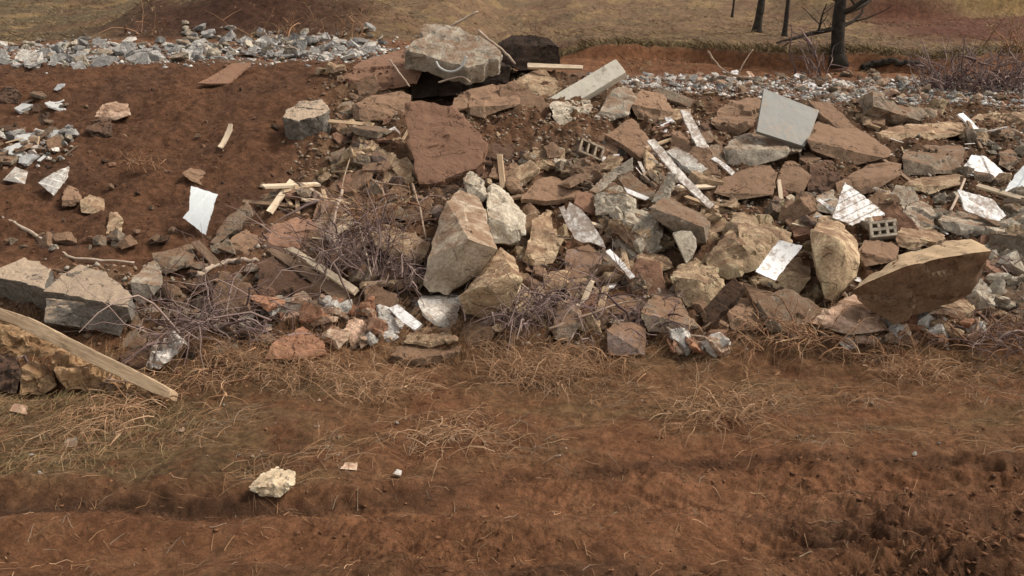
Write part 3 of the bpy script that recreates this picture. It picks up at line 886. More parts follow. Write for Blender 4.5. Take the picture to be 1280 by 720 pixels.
hull('sandstone_rock', 'small round tan rock above the big tilted slab', RK, 'tan', [(1119, 296, .5), (1130, 288, .9), (1150, 287, .9), (1160, 302, .3), (1140, 314, 0), (1122, 308, 0)], fw=.2, amp=.05)
hull('sandstone_rock', 'reddish tan wedge of stone in front of the big tilted slab', RK, 'pink', [(1012, 404, 0), (1030, 388, .4), (1072, 363, .9), (1089, 380, .6), (1114, 413, 0), (1062, 419, 0)], fw=.25, amp=.03)
hull('sandstone_rock', 'tan rock under the right end of the big tilted slab', RK, 'tan', [(1144, 393, .1), (1152, 378, .7), (1172, 371, .9), (1214, 376, .9), (1217, 391, .3), (1200, 404, 0), (1150, 404, 0)], fw=.25, amp=.04)
slab('stone_slab', 'thin tan slab lying before the tan rock at the lower right', SL, 'tan', [(1164, 402), (1176, 397), (1206, 414), (1201, 422)], (0, -.6, .8), .06, fw=.3)
hull('plaster_block', 'small white stone on the grass below the reddish tan wedge', CH, 'plaster', [(1049, 429, .1), (1060, 415, .8), (1073, 434, 0), (1058, 438, 0)], fw=.1, amp=.04)
hull('stone_block', 'dark little stone right of the tan rock', RK, 'dark', [(1199, 412, 0), (1203, 396, .7), (1216, 390, .9), (1223, 402, .5), (1221, 414, 0)], fw=.1, amp=.05)
hull('stone_block', 'diamond-faced brown block below the thick grey broken slab', RK, 'brown', [(967, 233, .2), (977, 205, .7), (991, 200, .9), (1016, 219, .5), (1004, 242, 0), (984, 242, 0)], fw=.1, amp=.03)
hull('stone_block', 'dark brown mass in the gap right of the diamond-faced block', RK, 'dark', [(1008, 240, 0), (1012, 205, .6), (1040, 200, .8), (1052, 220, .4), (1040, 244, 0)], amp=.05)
slab('concrete_slab', 'grey ribbed slab behind the thin straight rod', SL, 'gray', [(1108, 250), (1120, 231), (1143, 235), (1148, 250), (1128, 262)], (.1, -.6, .8), .07, fw=.2, ribs=(.06, .02, .5))
hull('concrete_chunk', 'jagged grey chunk right of the perforated block', CH, 'gray', [(1125, 290, 0), (1128, 262, .5), (1150, 250, .9), (1168, 262, .7), (1170, 284, .2), (1150, 296, 0)], fw=.05, amp=.07)

# -- middle right
slab('white_plank', 'long thin white plank sloping down the heap right of centre', BD, 'worn', [(809, 177), (818, 174), (853, 215), (893, 257), (887, 262), (848, 225)], (0, -.75, .66), .03, fw=.35, amp=.003)
slab('plaster_slab', 'light flat slab with chipped edge right of the long white plank', SL, 'plaster', [(832, 189), (845, 183), (897, 207), (872, 217), (860, 212)], (0, -.55, .83), .08, fw=.2)
slab('white_strip', 'narrow white lath right of the light chipped slab', 'strip', 'white', [(889, 197), (894, 195), (919, 214), (915, 218)], (0, -.75, .66), .02, fw=.25, amp=.002)
hull('stone_block', 'broad smooth brown block below the thick grey broken slab', RK, 'brown', [(888, 240, .1), (900, 221, .7), (960, 203, 1), (972, 216, .6), (966, 243, 0), (922, 250, 0)], fw=.1, amp=.02)
hull('concrete_beam', 'dark broken concrete beam jutting out at the centre right', 'beam', 'slate', [(812, 258, .2), (832, 246, .9), (882, 269, .8), (888, 280, .4), (883, 304, .1), (868, 305, .1), (840, 288, .1), (816, 272, .1), (880, 284, -.2)], fw=.45, amp=.022, chips=2)
slab('broken_beam', 'slanting grey concrete arm rising from the dark broken beam', 'beam', 'gray', [(814, 252), (836, 214), (847, 219), (831, 254)], (-.3, -.8, .5), .08, fw=.5)
slab('stone_slab', 'grey-tan slab leaning left of the slanting concrete arm', SL, 'slate', [(773, 223), (786, 213), (819, 240), (815, 251), (780, 235)], (-.1, -.6, .78), .06, fw=.4)
slab('white_strip', 'short white wedge under the leaning grey-tan slab', 'strip', 'white', [(780, 234), (812, 247), (807, 250), (785, 242)], (0, -.8, .6), .02, fw=.45, amp=.002)
slab('stone_slab', 'flat brown slab with a dark gap under its front edge, in mid heap', SL, 'brown', [(651, 248), (668, 226), (690, 219), (725, 235), (729, 245), (690, 251)], (0, -.42, .9), .07, fw=.25)
slab('sheet_metal', 'bent grey sheet piece left of the leaning grey-tan slab', 'sheet', 'gray', [(737, 242), (757, 216), (772, 209), (791, 200), (792, 214), (772, 219), (747, 245)], (-.15, -.75, .64), .025, fw=.35, amp=.02, bend=.06)
slab('white_siding', 'torn white panel with dark streaks right of the tall boulders', PN, 'worn', [(699, 259), (703, 256), (709, 265), (713, 253), (725, 262), (739, 275), (749, 293), (759, 309), (737, 303), (727, 304), (717, 299)], (-.2, -.78, .6), .02, fw=.5, amp=.012, rag=.03)
slab('white_strip', 'white lath continuing below the torn white panel', 'strip', 'white', [(757, 313), (763, 310), (794, 345), (788, 348)], (0, -.75, .66), .025, fw=.4, amp=.003)
slab('concrete_disc', 'pale half-round disc standing on edge under the dark beam', 'disc', 'pale', [(841, 291), (852, 288), (864, 289), (870, 298), (871, 308), (866, 320), (858, 329)], (-.1, -.82, .56), .05, fw=.45, amp=.006)
hull('sandstone_rock', 'big rough sandy rock right of the dark beam', RK, 'sand', [(877, 324, .1), (903, 291, .5), (925, 270, .9), (960, 271, 1), (987, 285, .9), (987, 312, .6), (952, 338, .1), (910, 347, 0), (885, 338, 0), (925, 300, 0)], fw=.3, amp=.06)
hull('sandstone_rock', 'sandy rock carrying the clean white rectangular sheet', RK, 'sand', [(928, 352, .2), (955, 330, .4), (990, 300, 1), (1016, 315, .8), (1014, 347, .3), (994, 374, 0), (950, 374, 0)], fw=.2, amp=.05)
hull('sandstone_rock', 'blocky cream-tan rock left of the big rough sandy rock', RK, 'sand', [(839, 345, .3), (850, 332, .8), (870, 324, .9), (896, 335, .8), (907, 358, .4), (892, 382, .0), (870, 388, 0), (846, 370, .1), (872, 348, -.1)], fw=.3, amp=.05)
slab('white_siding', 'clean white rectangular sheet lying on the sandy rock', PN, 'white', [(943, 341), (973, 301), (1001, 310), (968, 352)], (.1, -.82, .56), .02, fw=.75, amp=.002)
slab('dark_slab', 'dark brown brick-like slab leaning below the big rough sandy rock', SL, 'dark', [(879, 386), (917, 345), (930, 360), (890, 405)], (-.4, -.72, .56), .10, fw=.5, amp=.01)
slab('stone_slab', 'flat tan slab edge under the sandy rock', SL, 'brown', [(929, 353), (990, 373), (984, 389), (944, 379)], (0, -.7, .7), .08, fw=.4)
hull('stone_block', 'brown stone right of the dark leaning slab at the heap foot', RK, 'brown', [(908, 388, .3), (925, 372, .9), (965, 381, .9), (952, 413, 0), (915, 413, 0)], fw=.2, amp=.05)
hull('boulder', 'grey-brown wedge-shaped boulder at the heap foot right of centre', 'boulder', 'slate', [(799, 390, .1), (828, 357, .9), (850, 375, .7), (873, 409, .1), (850, 418, 0), (810, 415, 0)], fw=.25, amp=.04)
hull('brick_block', 'square brick-like block half buried in the grass at the heap foot', CH, 'mauve', [(758, 412, .3), (770, 402, .8), (807, 402, .8), (807, 443, 0), (760, 445, 0)], fw=.15, amp=.02)
hull('sandstone_rock', 'speckled tan rock among the twigs below the torn white panel', RK, 'sand', [(667, 363, .2), (688, 341, .8), (716, 334, .9), (711, 355, .3), (690, 370, 0), (671, 370, 0)], fw=.25, amp=.06)
hull('concrete_chunk', 'small grey stone left of the twig-covered tan rock', CH, 'gray', [(663, 386, .2), (672, 369, .8), (686, 371, .8), (687, 392, .1), (675, 398, 0)], fw=.15, amp=.05)
hull('stone_block', 'twig-covered tan rock at the foot of the heap, below the speckled rock', RK, 'slate', [(688, 412, .1), (700, 372, .7), (721, 377, .8), (729, 400, .3), (712, 427, 0), (694, 424, 0)], fw=.2, amp=.05)
hull('stone_block', 'dull mauve rock below the torn white panel', RK, 'mauve', [(704, 348, 0), (708, 314, .6), (735, 304, .9), (751, 315, .7), (751, 347, .1), (725, 353, 0)], fw=.2, amp=.04)
hull('sandstone_rock', 'tan-brown cracked rock right of the pale-topped boulder', RK, 'tan', [(656, 322, 0), (664, 275, .6), (685, 259, .9), (704, 300, .4), (692, 330, 0), (672, 332, 0)], fw=.15, amp=.06)
hull('stone_block', 'mauve stone right of the twigs at the heap foot', RK, 'mauve', [(748, 400, 0), (755, 372, .6), (785, 368, .8), (800, 388, .3), (790, 404, 0)], amp=.05)
hull('sandstone_rock', 'tan layered rock below the dark broken beam', RK, 'tan', [(793, 338, 0), (795, 320, .5), (812, 315, .9), (838, 322, .8), (842, 334, .2), (820, 341, 0)], fw=.2, amp=.05)
stick('branch', 'long bare branch lying across the twig-covered rocks', 'branch', 'twig', [(686, 412), (730, 395), (770, 381), (802, 375)], .015, fw=.45, knob=.2)
stick('branch', 'bent pale root running along the heap foot right of centre', 'branch', 'paletwig', [(823, 362), (829, 390), (836, 411), (870, 420), (908, 429)], .017, fw=.35, knob=.25)
stick('branch', 'straight brown stick poking from the stones left of the upright rock', 'branch', 'twig', [(878, 412), (890, 402), (905, 390)], .013, fw=.3)
hull('clay_lump', 'orange-red lump of clay at the foot of the heap on the left', 'clod', 'clay', [(328, 449, 0), (345, 425, .6), (380, 408, 1), (406, 424, .6), (407, 443, 0), (370, 451, 0)], fw=.2, amp=.05)
hull('pale_stone', 'flat pinkish bit of stone right of the lone cream coloured stone', RK, 'pink', [(424, 586, .1), (432, 578, .8), (447, 578, .8), (446, 588, 0)], fw=.02, amp=.05)
hull('pale_stone', 'small reddish stone in the grass at the left frame edge', RK, 'pink', [(10, 514, .1), (18, 504, .8), (34, 506, .8), (34, 518, 0)], fw=.02, amp=.05)
hull('pale_stone', 'tiny whitish pebble near the middle of the foreground', RK, 'plaster', [(491, 592, .1), (496, 586, .8), (503, 588, .8), (501, 595, 0)], fw=.02, amp=.05)
hull('buried_stone', 'grey stone half buried in the weeds at the lower left', RK, 'gray', [(76, 560, .1), (84, 548, .8), (96, 546, .8), (96, 558, 0)], fw=.02, amp=.05)


POLYS += [[(346, 122), (424, 122), (424, 190), (346, 190)], [(-20, 318), (205, 318), (205, 425), (-20, 425)]]
# -- pieces with a flat lit top and a dark front
slab('boulder', 'lone grey boulder with a flat tan top on the bare red slope', 'boulder', 'layer',
     [(353, 146), (360, 136), (375, 126), (404, 124), (413, 137), (404, 143), (372, 151)], (0, -.40, .92), .34, at=(372, 182), fw=.12, anchor=(372, 150), amp=.03)
slab('boulder', 'grey boulder with a tan flat top cut by the frame at the left', 'boulder', 'layer',
     [(-16, 340), (8, 332), (30, 322), (50, 326), (63, 336), (57, 361), (3, 347), (-16, 348)], (0.05, -.42, .9), .42, at=(50, 400), fw=.18, anchor=(57, 361), amp=.025)
slab('boulder', 'large grey layered boulder with a flat pale top at the lower left', 'boulder', 'layer',
     [(55, 363), (75, 345), (100, 330), (125, 335), (148, 352), (166, 371), (158, 384), (120, 376)], (0, -.42, .9), .17, at=(120, 416), fw=.26, anchor=(120, 376), amp=.025)
hull('concrete_slab', 'lower dark layer under the large grey layered boulder at the left', SL, 'layer', [(56, 372, .3), (57, 402, 0), (150, 420, 0), (163, 392, 0), (158, 384, .3), (100, 372, .5)], fw=.2, amp=.025, chips=0)
hull('boulder', 'tall pale sandstone boulder with a white broken face standing in the heap centre', 'boulder', 'cream_stone',
     [(529, 356, 0), (533, 322, .1), (558, 252, .6), (575, 236, .8), (590, 240, .85), (604, 256, .7), (624, 312, -.3), (600, 343, 0), (560, 367, 0), (537, 364, 0), (586, 298, -.5), (560, 345, -.15)],
     fw=.35, amp=.02, chips=1)
hull('boulder', 'tan boulder with a deep shadowed front below the tall pale boulder', 'boulder', 'sand',
     [(573, 369, -.15), (600, 346, -.1), (626, 309, .8), (642, 320, .8), (653, 346, -.2), (637, 388, .0), (605, 398, .0), (580, 392, .0), (610, 355, -.6), (640, 340, -.4)], fw=.3, amp=.022, chips=1)
slab('stone_slab', 'rust brown slab over a dark gap at the front of the heap', SL, 'brown', [(488, 443), (508, 427), (540, 422), (578, 430), (572, 440), (540, 445), (512, 449)], (.05, -.22, .97), .08, at=(530, 456), fw=.1, anchor=(530, 446), amp=.03)
hull('concrete_slab', 'big tilted tan slab with a curved shaded underside at the lower right', SL, 'rim',
     [(1058, 366, -.25), (1085, 352, -.45), (1128, 334, -.65), (1182, 321, -.75), (1238, 314, -.7), (1228, 346, 0), (1210, 374, 0), (1160, 393, 0), (1117, 404, 0), (1096, 390, 0),
      (1072, 353, -.1), (1122, 319, -.05), (1150, 310, .0), (1182, 302, .0), (1214, 299, .0), (1232, 306, -.2)], fw=.5, amp=.034, chips=0, back=.3)
hull('pale_stone', 'lone cream coloured stone on the bare track in the foreground', RK, 'buff', [(309, 609, .2), (325, 592, .6), (345, 583, 1), (370, 590, .7), (369, 608, .1), (350, 621, 0), (325, 618, 0)], fw=.02, amp=.06)
pnl = slab('wall_panel', 'large grey wall panel tilted on the right of the heap, dirty along its lower edge', PN, 'panelgrey', [(955, 111), (1024, 138), (1014, 166), (1006, 183), (946, 164)], (.15, -.75, .64), .05, D=11.3, amp=.004)
# -- the strip of pale and pink rubble along the front
slab('white_fragment', 'longest white plate in the pale rubble strip at the front of the heap', 'fragment', 'white', [(486, 385), (497, 380), (528, 405), (518, 413), (500, 400)], (0, -.7, .7), .04, fw=.25, amp=.015)
slab('white_fragment', 'white triangular plate left of the longest white plate', 'fragment', 'plaster', [(472, 396), (488, 392), (505, 410), (486, 418)], (0, -.65, .75), .04, fw=.2, amp=.02)
hull('plaster_block', 'upright whitish lump between two white plates in the front rubble strip', CH, 'plaster', [(474, 424, 0), (478, 402, .6), (492, 404, .8), (498, 422, .1), (486, 428, 0)], fw=.15, amp=.05)
hull('plaster_block', 'pale rounded block left of the white plates, with a white rim', CH, 'pink', [(428, 424, 0), (434, 398, .6), (458, 395, .9), (464, 410, .5), (448, 427, 0)], fw=.15, amp=.05)
hull('brick_piece', 'long orange brick piece above the pale rounded block', 'brick', 'clay', [(428, 388, .2), (440, 379, .8), (464, 383, .8), (466, 392, .2), (444, 396, 0)], fw=.1, amp=.04)
hull('plaster_block', 'small pink block above the orange-red clay lump', CH, 'pink', [(358, 402, 0), (360, 390, .6), (374, 388, .9), (379, 400, .1), (368, 405, 0)], fw=.15, amp=.05)
hull('plaster_block', 'pale upright block right of the small pink block', CH, 'pink', [(388, 402, 0), (391, 383, .6), (403, 386, .9), (406, 400, .1), (396, 405, 0)], fw=.15, amp=.05)
hull('plaster_block', 'grey-white flat stone left of the white faced block', CH, 'gray', [(466, 386, .1), (474, 377, .8), (504, 376, .9), (508, 386, .1), (486, 392, 0)], fw=.1, amp=.05)
hull('sandstone_rock', 'tan lump under the white faced block', RK, 'tan', [(500, 428, .1), (520, 410, .8), (560, 408, .9), (572, 424, .1), (540, 434, 0)], fw=.15, amp=.06)


# -- hollow blocks: real openings between webs
def hollow_block(label, px, py, L, W, H, rows, cols, rot, fw):
    SEED[0] += 1
    tk = .028
    bm = bmesh.new()

    def box(x0, x1, y0, y1):
        vs = [bm.verts.new((x, y, z)) for z in (0, H) for y in (y0, y1) for x in (x0, x1)]
        for f in ((0, 2, 3, 1), (4, 5, 7, 6), (0, 1, 5, 4), (2, 6, 7, 3), (0, 4, 6, 2), (1, 3, 7, 5)):
            bm.faces.new([vs[i] for i in f])
    ys = [W * i / rows for i in range(rows + 1)]
    for yy in ys: box(0, L, yy - tk / 2, yy + tk / 2)
    for i in range(rows):
        for j in range(cols + 1):
            xx = tk / 2 + (L - tk) * j / cols
            box(xx - tk / 2, xx + tk / 2, ys[i] + tk / 2, ys[i + 1] - tk / 2)
    bmesh.ops.remove_doubles(bm, verts=bm.verts, dist=.0005)
    bmesh.ops.bevel(bm, geom=[e for e in bm.edges if e.is_manifold and len(e.link_faces) == 2 and e.calc_face_angle(0) > 1], offset=.004, segments=1, affect='EDGES', clamp_overlap=True)
    bmesh.ops.translate(bm, verts=bm.verts, vec=(-L / 2, -W / 2, -H / 2))
    for v in bm.verts: v.co += noise.noise_vector(v.co * 14) * .006
    o = finish(bm, 'hollow_block', M['slate' if rows == 1 else 'gray'], Vector(), None, 30)
    d = hit(px, py) - fw
    o.location = P(px, py, d); o.rotation_euler = tuple(R(a) for a in rot)
    return tag(o, label, 'hollow block')


hollow_block('hollow block with three holes lying tipped in the upper middle of the heap', 736, 190, .33, .17, .18, 1, 3, (62, 24, 12), .22)
hollow_block('small grey perforated block with two rows of holes below the ribbed siding', 1103, 288, .27, .16, .14, 2, 3, (62, -8, -12), .32)
# ------------------------------------------------------------------ small pieces, each one an object (meshes shared)
def proto(name, mat, seed, kind):
    rnd = random.Random(seed)
    bm = bmesh.new()
    if kind == 'shard':                       # flat broken flake
        k = rnd.randint(4, 6); t = rnd.uniform(.035, .095)
        a0 = rnd.random() * 6
        for i in range(k):
            a = a0 + 2 * math.pi * i / k + rnd.uniform(-.4, .4); r = rnd.uniform(.35, .58)
            for z in (-t, t): bm.verts.new((math.cos(a) * r, math.sin(a) * r * rnd.uniform(.6, 1), z))
    elif kind == 'block':
        a, c = rnd.uniform(.55, .95), rnd.uniform(.25, .65)
        for x in (-.5, .5):
            for y in (-.5, .5):
                for z in (-.5, .5):
                    bm.verts.new((x * rnd.uniform(.75, 1.1), y * a * rnd.uniform(.7, 1.15), z * c * rnd.uniform(.7, 1.1)))
    elif kind == 'brick':
        for x in (-.5, .5):
            for y in (-.25, .25):
                for z in (-.16, .16): bm.verts.new((x * rnd.uniform(.8, 1), y, z))
    elif kind == 'beam':
        w, t = rnd.uniform(.08, .17), rnd.uniform(.035, .10)
        for x in (-.5, .5):
            for y in (-w, w):
                for z in (-t, t): bm.verts.new((x + rnd.uniform(-.1, .1), y * rnd.uniform(.8, 1.15), z))
    elif kind == 'lath':
        for x in (-.5, .5):
            for y in (-.045, .045):
                for z in (-.02, .02): bm.verts.new((x * rnd.uniform(.85, 1), y * rnd.uniform(.7, 1.2), z))
    else:
        sc = Vector((1, rnd.uniform(.6, .95), rnd.uniform(.45, .8)))
        for i in range(rnd.randint(8, 13)):
            v = Vector((rnd.gauss(0, 1), rnd.gauss(0, 1), rnd.gauss(0, 1))).normalized() * .5
            bm.verts.new((v.x * sc.x, v.y * sc.y, v.z * sc.z))
    bmesh.ops.convex_hull(bm, input=bm.verts[:])
    junk = [v for v in bm.verts if not v.link_faces]
    if junk: bmesh.ops.delete(bm, geom=junk, context='VERTS')
    if kind in ('rock', 'brick'): chip(bm, 5, rnd, .7, .95)
    if kind == 'block': chip(bm, 3, rnd, .72, .95)
    bmesh.ops.triangulate(bm, faces=bm.faces[:])
    refine(bm, {'lath': .3, 'block': .055, 'shard': .075, 'beam': .06}.get(kind, .13), 6)
    if kind != 'lath': roughen(bm, .9, .05 if kind != 'shard' else .035, seed, 0)
    o = finish(bm, name, mat, Vector(), None, 32)
    me = o.data
    bpy.data.objects.remove(o)
    return me


PROTO, BB = {}, {}


def protos(name, mat, kind, n=5):
    key = (name, mat, kind)
    if key not in PROTO:
        PROTO[key] = [proto(name, M[mat], 100 + 13 * i + len(PROTO) * 101, kind) for i in range(n)]
    return PROTO[key]


def covered(px, py, upto=None):
    for poly in POLYS[:upto]:
        bb = BB.get(id(poly))
        if bb is None:
            xs_, ys_ = [q[0] for q in poly], [q[1] for q in poly]
            bb = BB[id(poly)] = (min(xs_), max(xs_), min(ys_), max(ys_))
        if px < bb[0] or px > bb[1] or py < bb[2] or py > bb[3]: continue
        c = False
        j = len(poly) - 1
        for i in range(len(poly)):
            (xi, yi), (xj, yj) = poly[i], poly[j]
            if (yi > py) != (yj > py) and px < (xj - xi) * (py - yi) / (yj - yi) + xi: c = not c
            j = i
        if c: return True
    return False


NPOLY = len(POLYS)
POLYS += [[(405, 225), (525, 225), (525, 375), (405, 375)], [(190, 350), (330, 350), (330, 435), (190, 435)], [(640, 375), (780, 375), (780, 430), (640, 430)],
          [(380, 395), (580, 395), (580, 445), (380, 445)]]


def scatter(name, label, cat, group, mats, kind, rects, n, smin, smax, sink=.25, tilt=.9, avoid=.93, seed=1):
    big = smax > .4 and avoid == 1
    rnd = random.Random(seed * 977)
    area = [(x1 - x0) * (y1 - y0) for (x0, y0, x1, y1) in rects]
    placed = tries = 0
    while placed < n and tries < n * 60:
        tries += 1
        x0, y0, x1, y1 = rnd.choices(rects, area)[0]
        px, py = rnd.uniform(x0, x1), rnd.uniform(y0, y1)
        s = smin + (smax - smin) * rnd.random() ** 1.9
        if rnd.random() < avoid and covered(px, py, None if big else NPOLY): continue
        d = hit(px, py); q = s * F / d * .5
        if big:
            tst = [(0, 0), (0, -q * .5), (0, -q), (0, -q * 1.5), (-q * .7, -q * .3), (q * .7, -q * .3), (-q * .6, -q), (q * .6, -q), (0, q * .5), (-q * 1.15, -q * .4), (q * 1.15, -q * .4), (-q * 1.15, -q * 1.1), (q * 1.15, -q * 1.1), (0, -q * 1.9)]
        else: tst = [(0, 0), (0, 4), (0, -q * .8)]
        if any(covered(px + a, py + b_, None if big else NPOLY) for a, b_ in tst) and rnd.random() < avoid: continue
        p = P(px, py, d)
        me = rnd.choice(protos(name, rnd.choice(mats), kind))
        o = bpy.data.objects.new(name, me); COL.objects.link(o)
        o.location = (p.x, p.y, hz(p.x, p.y) + s * (.5 - sink) * (.5 if kind in ('shard', 'lath') else .7))
        if kind in ('shard', 'lath', 'beam'):
            sp = rnd.gauss(-.65, .8) if kind == 'beam' else rnd.uniform(0, 6.28)
            mr = Matrix.Rotation(rnd.uniform(.0, 1.05) * tilt, 3, 'X') @ Matrix.Rotation(rnd.uniform(-.55, .55) * tilt, 3, 'Y') @ Matrix.Rotation(sp, 3, 'Z')
            o.rotation_euler = mr.to_euler()
        else:
            o.rotation_euler = (rnd.uniform(-.6, .8), rnd.uniform(-.6, .6), rnd.uniform(0, 6.28))
        q = rnd.uniform(.8, 1.2)
        o.scale = (s, s * q, s * (rnd.uniform(.8, 1.15) if kind != 'lath' else 1))
        o['label'] = label; o['category'] = cat; o['group'] = group; o['kind'] = 'thing'
        placed += 1


HEAPR = [(330, 250, 560, 400), (560, 200, 760, 420), (740, 150, 1010, 420), (1000, 160, 1280, 380), (420, 110, 640, 250)]
scatter('brown_stone', 'small dust-brown stone lying loose in the main rubble heap', 'stone', 'small brown stones of the main heap', ['brown', 'brown', 'slate', 'mauve'], 'rock', HEAPR, 280, .08, .46, seed=1)
scatter('sandstone_piece', 'small tan sandstone piece among the rubble of the main heap', 'stone', 'small tan stones of the main heap', ['tan', 'sand', 'tan'], 'rock',
        [(820, 260, 1060, 420), (640, 280, 900, 420), (560, 120, 1280, 420), (380, 90, 520, 260)], 250, .06, .40, seed=2)
scatter('stone_flake', 'flat broken flake of brown stone in the main heap', 'flake', 'flat brown flakes of the main heap', ['brown', 'tan', 'slate', 'red'], 'shard', HEAPR, 240, .14, .62, seed=3)
scatter('concrete_fragment', 'grey concrete fragment at the right end of the heap', 'fragment', 'grey fragments at the right end of the heap', ['gray', 'pale', 'slate'], 'rock',
        [(1060, 230, 1180, 330), (1150, 160, 1280, 330), (1205, 290, 1285, 400), (1215, 290, 1285, 400)], 290, .08, .42, seed=4)
scatter('brick_piece', 'dull red brick piece in the upper part of the heap', 'brick', 'brick pieces in the upper heap', ['brick', 'brown', 'tan'], 'brick',
        [(424, 88, 475, 116), (560, 110, 640, 150), (940, 118, 1130, 150), (600, 180, 800, 260)], 70, .10, .22, seed=5)
scatter('white_fragment', 'tiny white plaster bit scattered in the main heap', 'fragment', 'tiny white bits of the main heap', ['plaster', 'white', 'worn'], 'shard',
        [(640, 120, 1280, 400), (640, 150, 1000, 260), (330, 385, 580, 440)], 230, .035, .17, seed=6)
scatter('rubble_block', 'middle-sized angular block of broken stone in the main heap', 'block', 'angular blocks of the main heap', ['brown', 'pale', 'tan', 'sand', 'slate', 'brown', 'tan'], 'block',
        [(560, 135, 780, 300), (780, 165, 1280, 330), (420, 110, 560, 220), (640, 280, 900, 420), (380, 300, 560, 400), (560, 200, 1000, 300)], 180, .2, .65, sink=.2, avoid=1, seed=31)
scatter('slab_piece', 'thin tilted slab piece of broken stone in the main heap', 'slab', 'tilted slab pieces of the main heap', ['brown', 'slate', 'tan', 'pale', 'sand', 'brown'], 'shard',
        [(560, 130, 780, 300), (780, 160, 1280, 300), (420, 110, 560, 220), (640, 280, 900, 420), (780, 160, 1100, 300), (640, 200, 960, 320)], 250, .35, 1.05, tilt=1.1, avoid=1, seed=32)
scatter('broken_beam', 'long broken beam-like piece of stone or board tilted in the main heap', 'beam', 'beam-like pieces of the main heap', ['brown', 'slate', 'tan', 'wood', 'brownwood', 'pale', 'dark'], 'beam',
        [(600, 130, 780, 320), (780, 155, 1280, 300), (640, 200, 1000, 400), (420, 110, 560, 240)], 190, .4, 1.3, tilt=.9, avoid=1, seed=33)
scatter('wood_lath', 'thin splintered wooden lath lying in the main heap', 'lath', 'thin laths of the main heap', ['wood', 'palewood', 'brownwood', 'wood'], 'lath', HEAPR, 170, .15, .75, tilt=.7, seed=7)
scatter('white_lath', 'thin white lath lying in the right half of the heap', 'lath', 'thin white laths in the right half of the heap', ['worn', 'white'], 'lath', [(780, 150, 1280, 300)], 44, .15, .6, tilt=.7, seed=8)
scatter('grey_stone', 'grey-brown stone at the left foot of the heap', 'stone', 'stones along the left foot of the heap', ['slate', 'brown', 'gray', 'dark'], 'rock',
        [(0, 300, 340, 350), (0, 330, 340, 460), (150, 350, 340, 430)], 150, .06, .32, seed=9)
scatter('plaster_lump', 'pink or orange rubble bit at the front foot of the heap', 'stone', 'pink bits along the front foot of the heap', ['pink', 'clay', 'plaster', 'pink', 'brick'], 'rock',
        [(330, 385, 580, 440), (400, 395, 570, 435), (840, 425, 900, 452), (1050, 400, 1220, 440)], 230, .09, .36, avoid=.9, seed=10)
scatter('loose_stone', 'small brown stone stuck on the bare red slope', 'stone', 'small stones on the bare red slope', ['brown', 'red', 'dark', 'brown'], 'rock',
        [(0, 105, 90, 160), (60, 230, 170, 300), (180, 190, 340, 300), (0, 110, 420, 310), (330, 180, 440, 280)], 80, .04, .18, seed=11)
scatter('rubble_piece', 'cold grey rubble piece on the bank at the far left', 'rubble', 'grey rubble on the far left bank', ['bluegray', 'bluegray', 'pale', 'gray'], 'rock',
        [(0, 62, 130, 86), (20, 50, 110, 78), (110, 58, 200, 82), (170, 55, 330, 82), (230, 34, 300, 74), (230, 34, 290, 60), (320, 40, 480, 76)], 290, .08, .44, seed=12)
scatter('rubble_shard', 'flat white-grey shard on the bank at the far left', 'rubble', 'white-grey shards on the far left bank', ['plaster', 'bluegray', 'bluegray'], 'shard',
        [(0, 55, 130, 86), (120, 50, 480, 80)], 130, .12, .5, seed=13)
scatter('rubble_fragment', 'grey rubble piece scattered behind the heap on the right', 'rubble', 'grey rubble behind the heap on the right', ['gray', 'slate', 'pink', 'bluegray', 'brown'], 'rock',
        [(780, 95, 960, 122), (950, 92, 1160, 128), (1140, 96, 1285, 130)], 270, .08, .34, seed=14)
scatter('rubble_shard', 'white shard scattered behind the heap on the right', 'rubble', 'white shards behind the heap on the right', ['plaster', 'white', 'plaster', 'pink'], 'shard',
        [(780, 92, 960, 120), (950, 92, 1160, 125)], 90, .08, .3, seed=15)
scatter('scrap_strip', 'bent whitish strip in the scrap pile at the far left', 'strip', 'whitish strips of the far left scrap pile', ['worn', 'metal', 'slate', 'wood', 'metal'], 'lath',
        [(0, 165, 92, 206), (40, 160, 90, 190)], 22, .15, .5, tilt=.8, seed=16)
scatter('scrap_fragment', 'grey-white lumpy fragment in the scrap pile at the far left', 'scrap', 'grey-white fragments of the far left scrap pile', ['plaster', 'gray', 'worn', 'bluegray'], 'rock',
        [(0, 165, 92, 208)], 70, .06, .24, seed=19)
scatter('scrap_piece', 'grey scrap piece in the pile at the far left', 'scrap', 'grey scrap pieces at the far left', ['metal', 'slate', 'brown', 'dark'], 'shard',
        [(0, 170, 90, 210), (0, 120, 80, 175)], 40, .12, .4, seed=17)
scatter('pebble', 'little pale pebble lying in the trodden grass', 'pebble', 'little pebbles in the trodden grass', ['pink', 'plaster', 'tan'], 'rock',
        [(0, 490, 400, 600), (300, 470, 1280, 580)], 60, .02, .06, sink=.1, seed=18)


# ------------------------------------------------------------------ uncountable crumbs of rubble: one object
def vec_mesh(name, co, faces, cols, mat, kind=None, nper=None):
    me = bpy.data.meshes.new(name)
    me.vertices.add(len(co)); me.vertices.foreach_set('co', co.astype(np.float32).ravel())
    k = faces.shape[1]
    me.loops.add(faces.size); me.loops.foreach_set('vertex_index', faces.ravel().astype(np.int32))
    me.polygons.add(len(faces)); me.polygons.foreach_set('loop_start', (np.arange(len(faces)) * k).astype(np.int32))
    me.update(); me.validate()
    ca = me.color_attributes.new('tint', 'FLOAT_COLOR', 'POINT')
    ca.data.foreach_set('color', np.concatenate([cols, np.ones((len(cols), 1))], 1).astype(np.float32).ravel())
    me.materials.append(mat)
    o = link(name, me)
    if kind: o['kind'] = kind
    return o


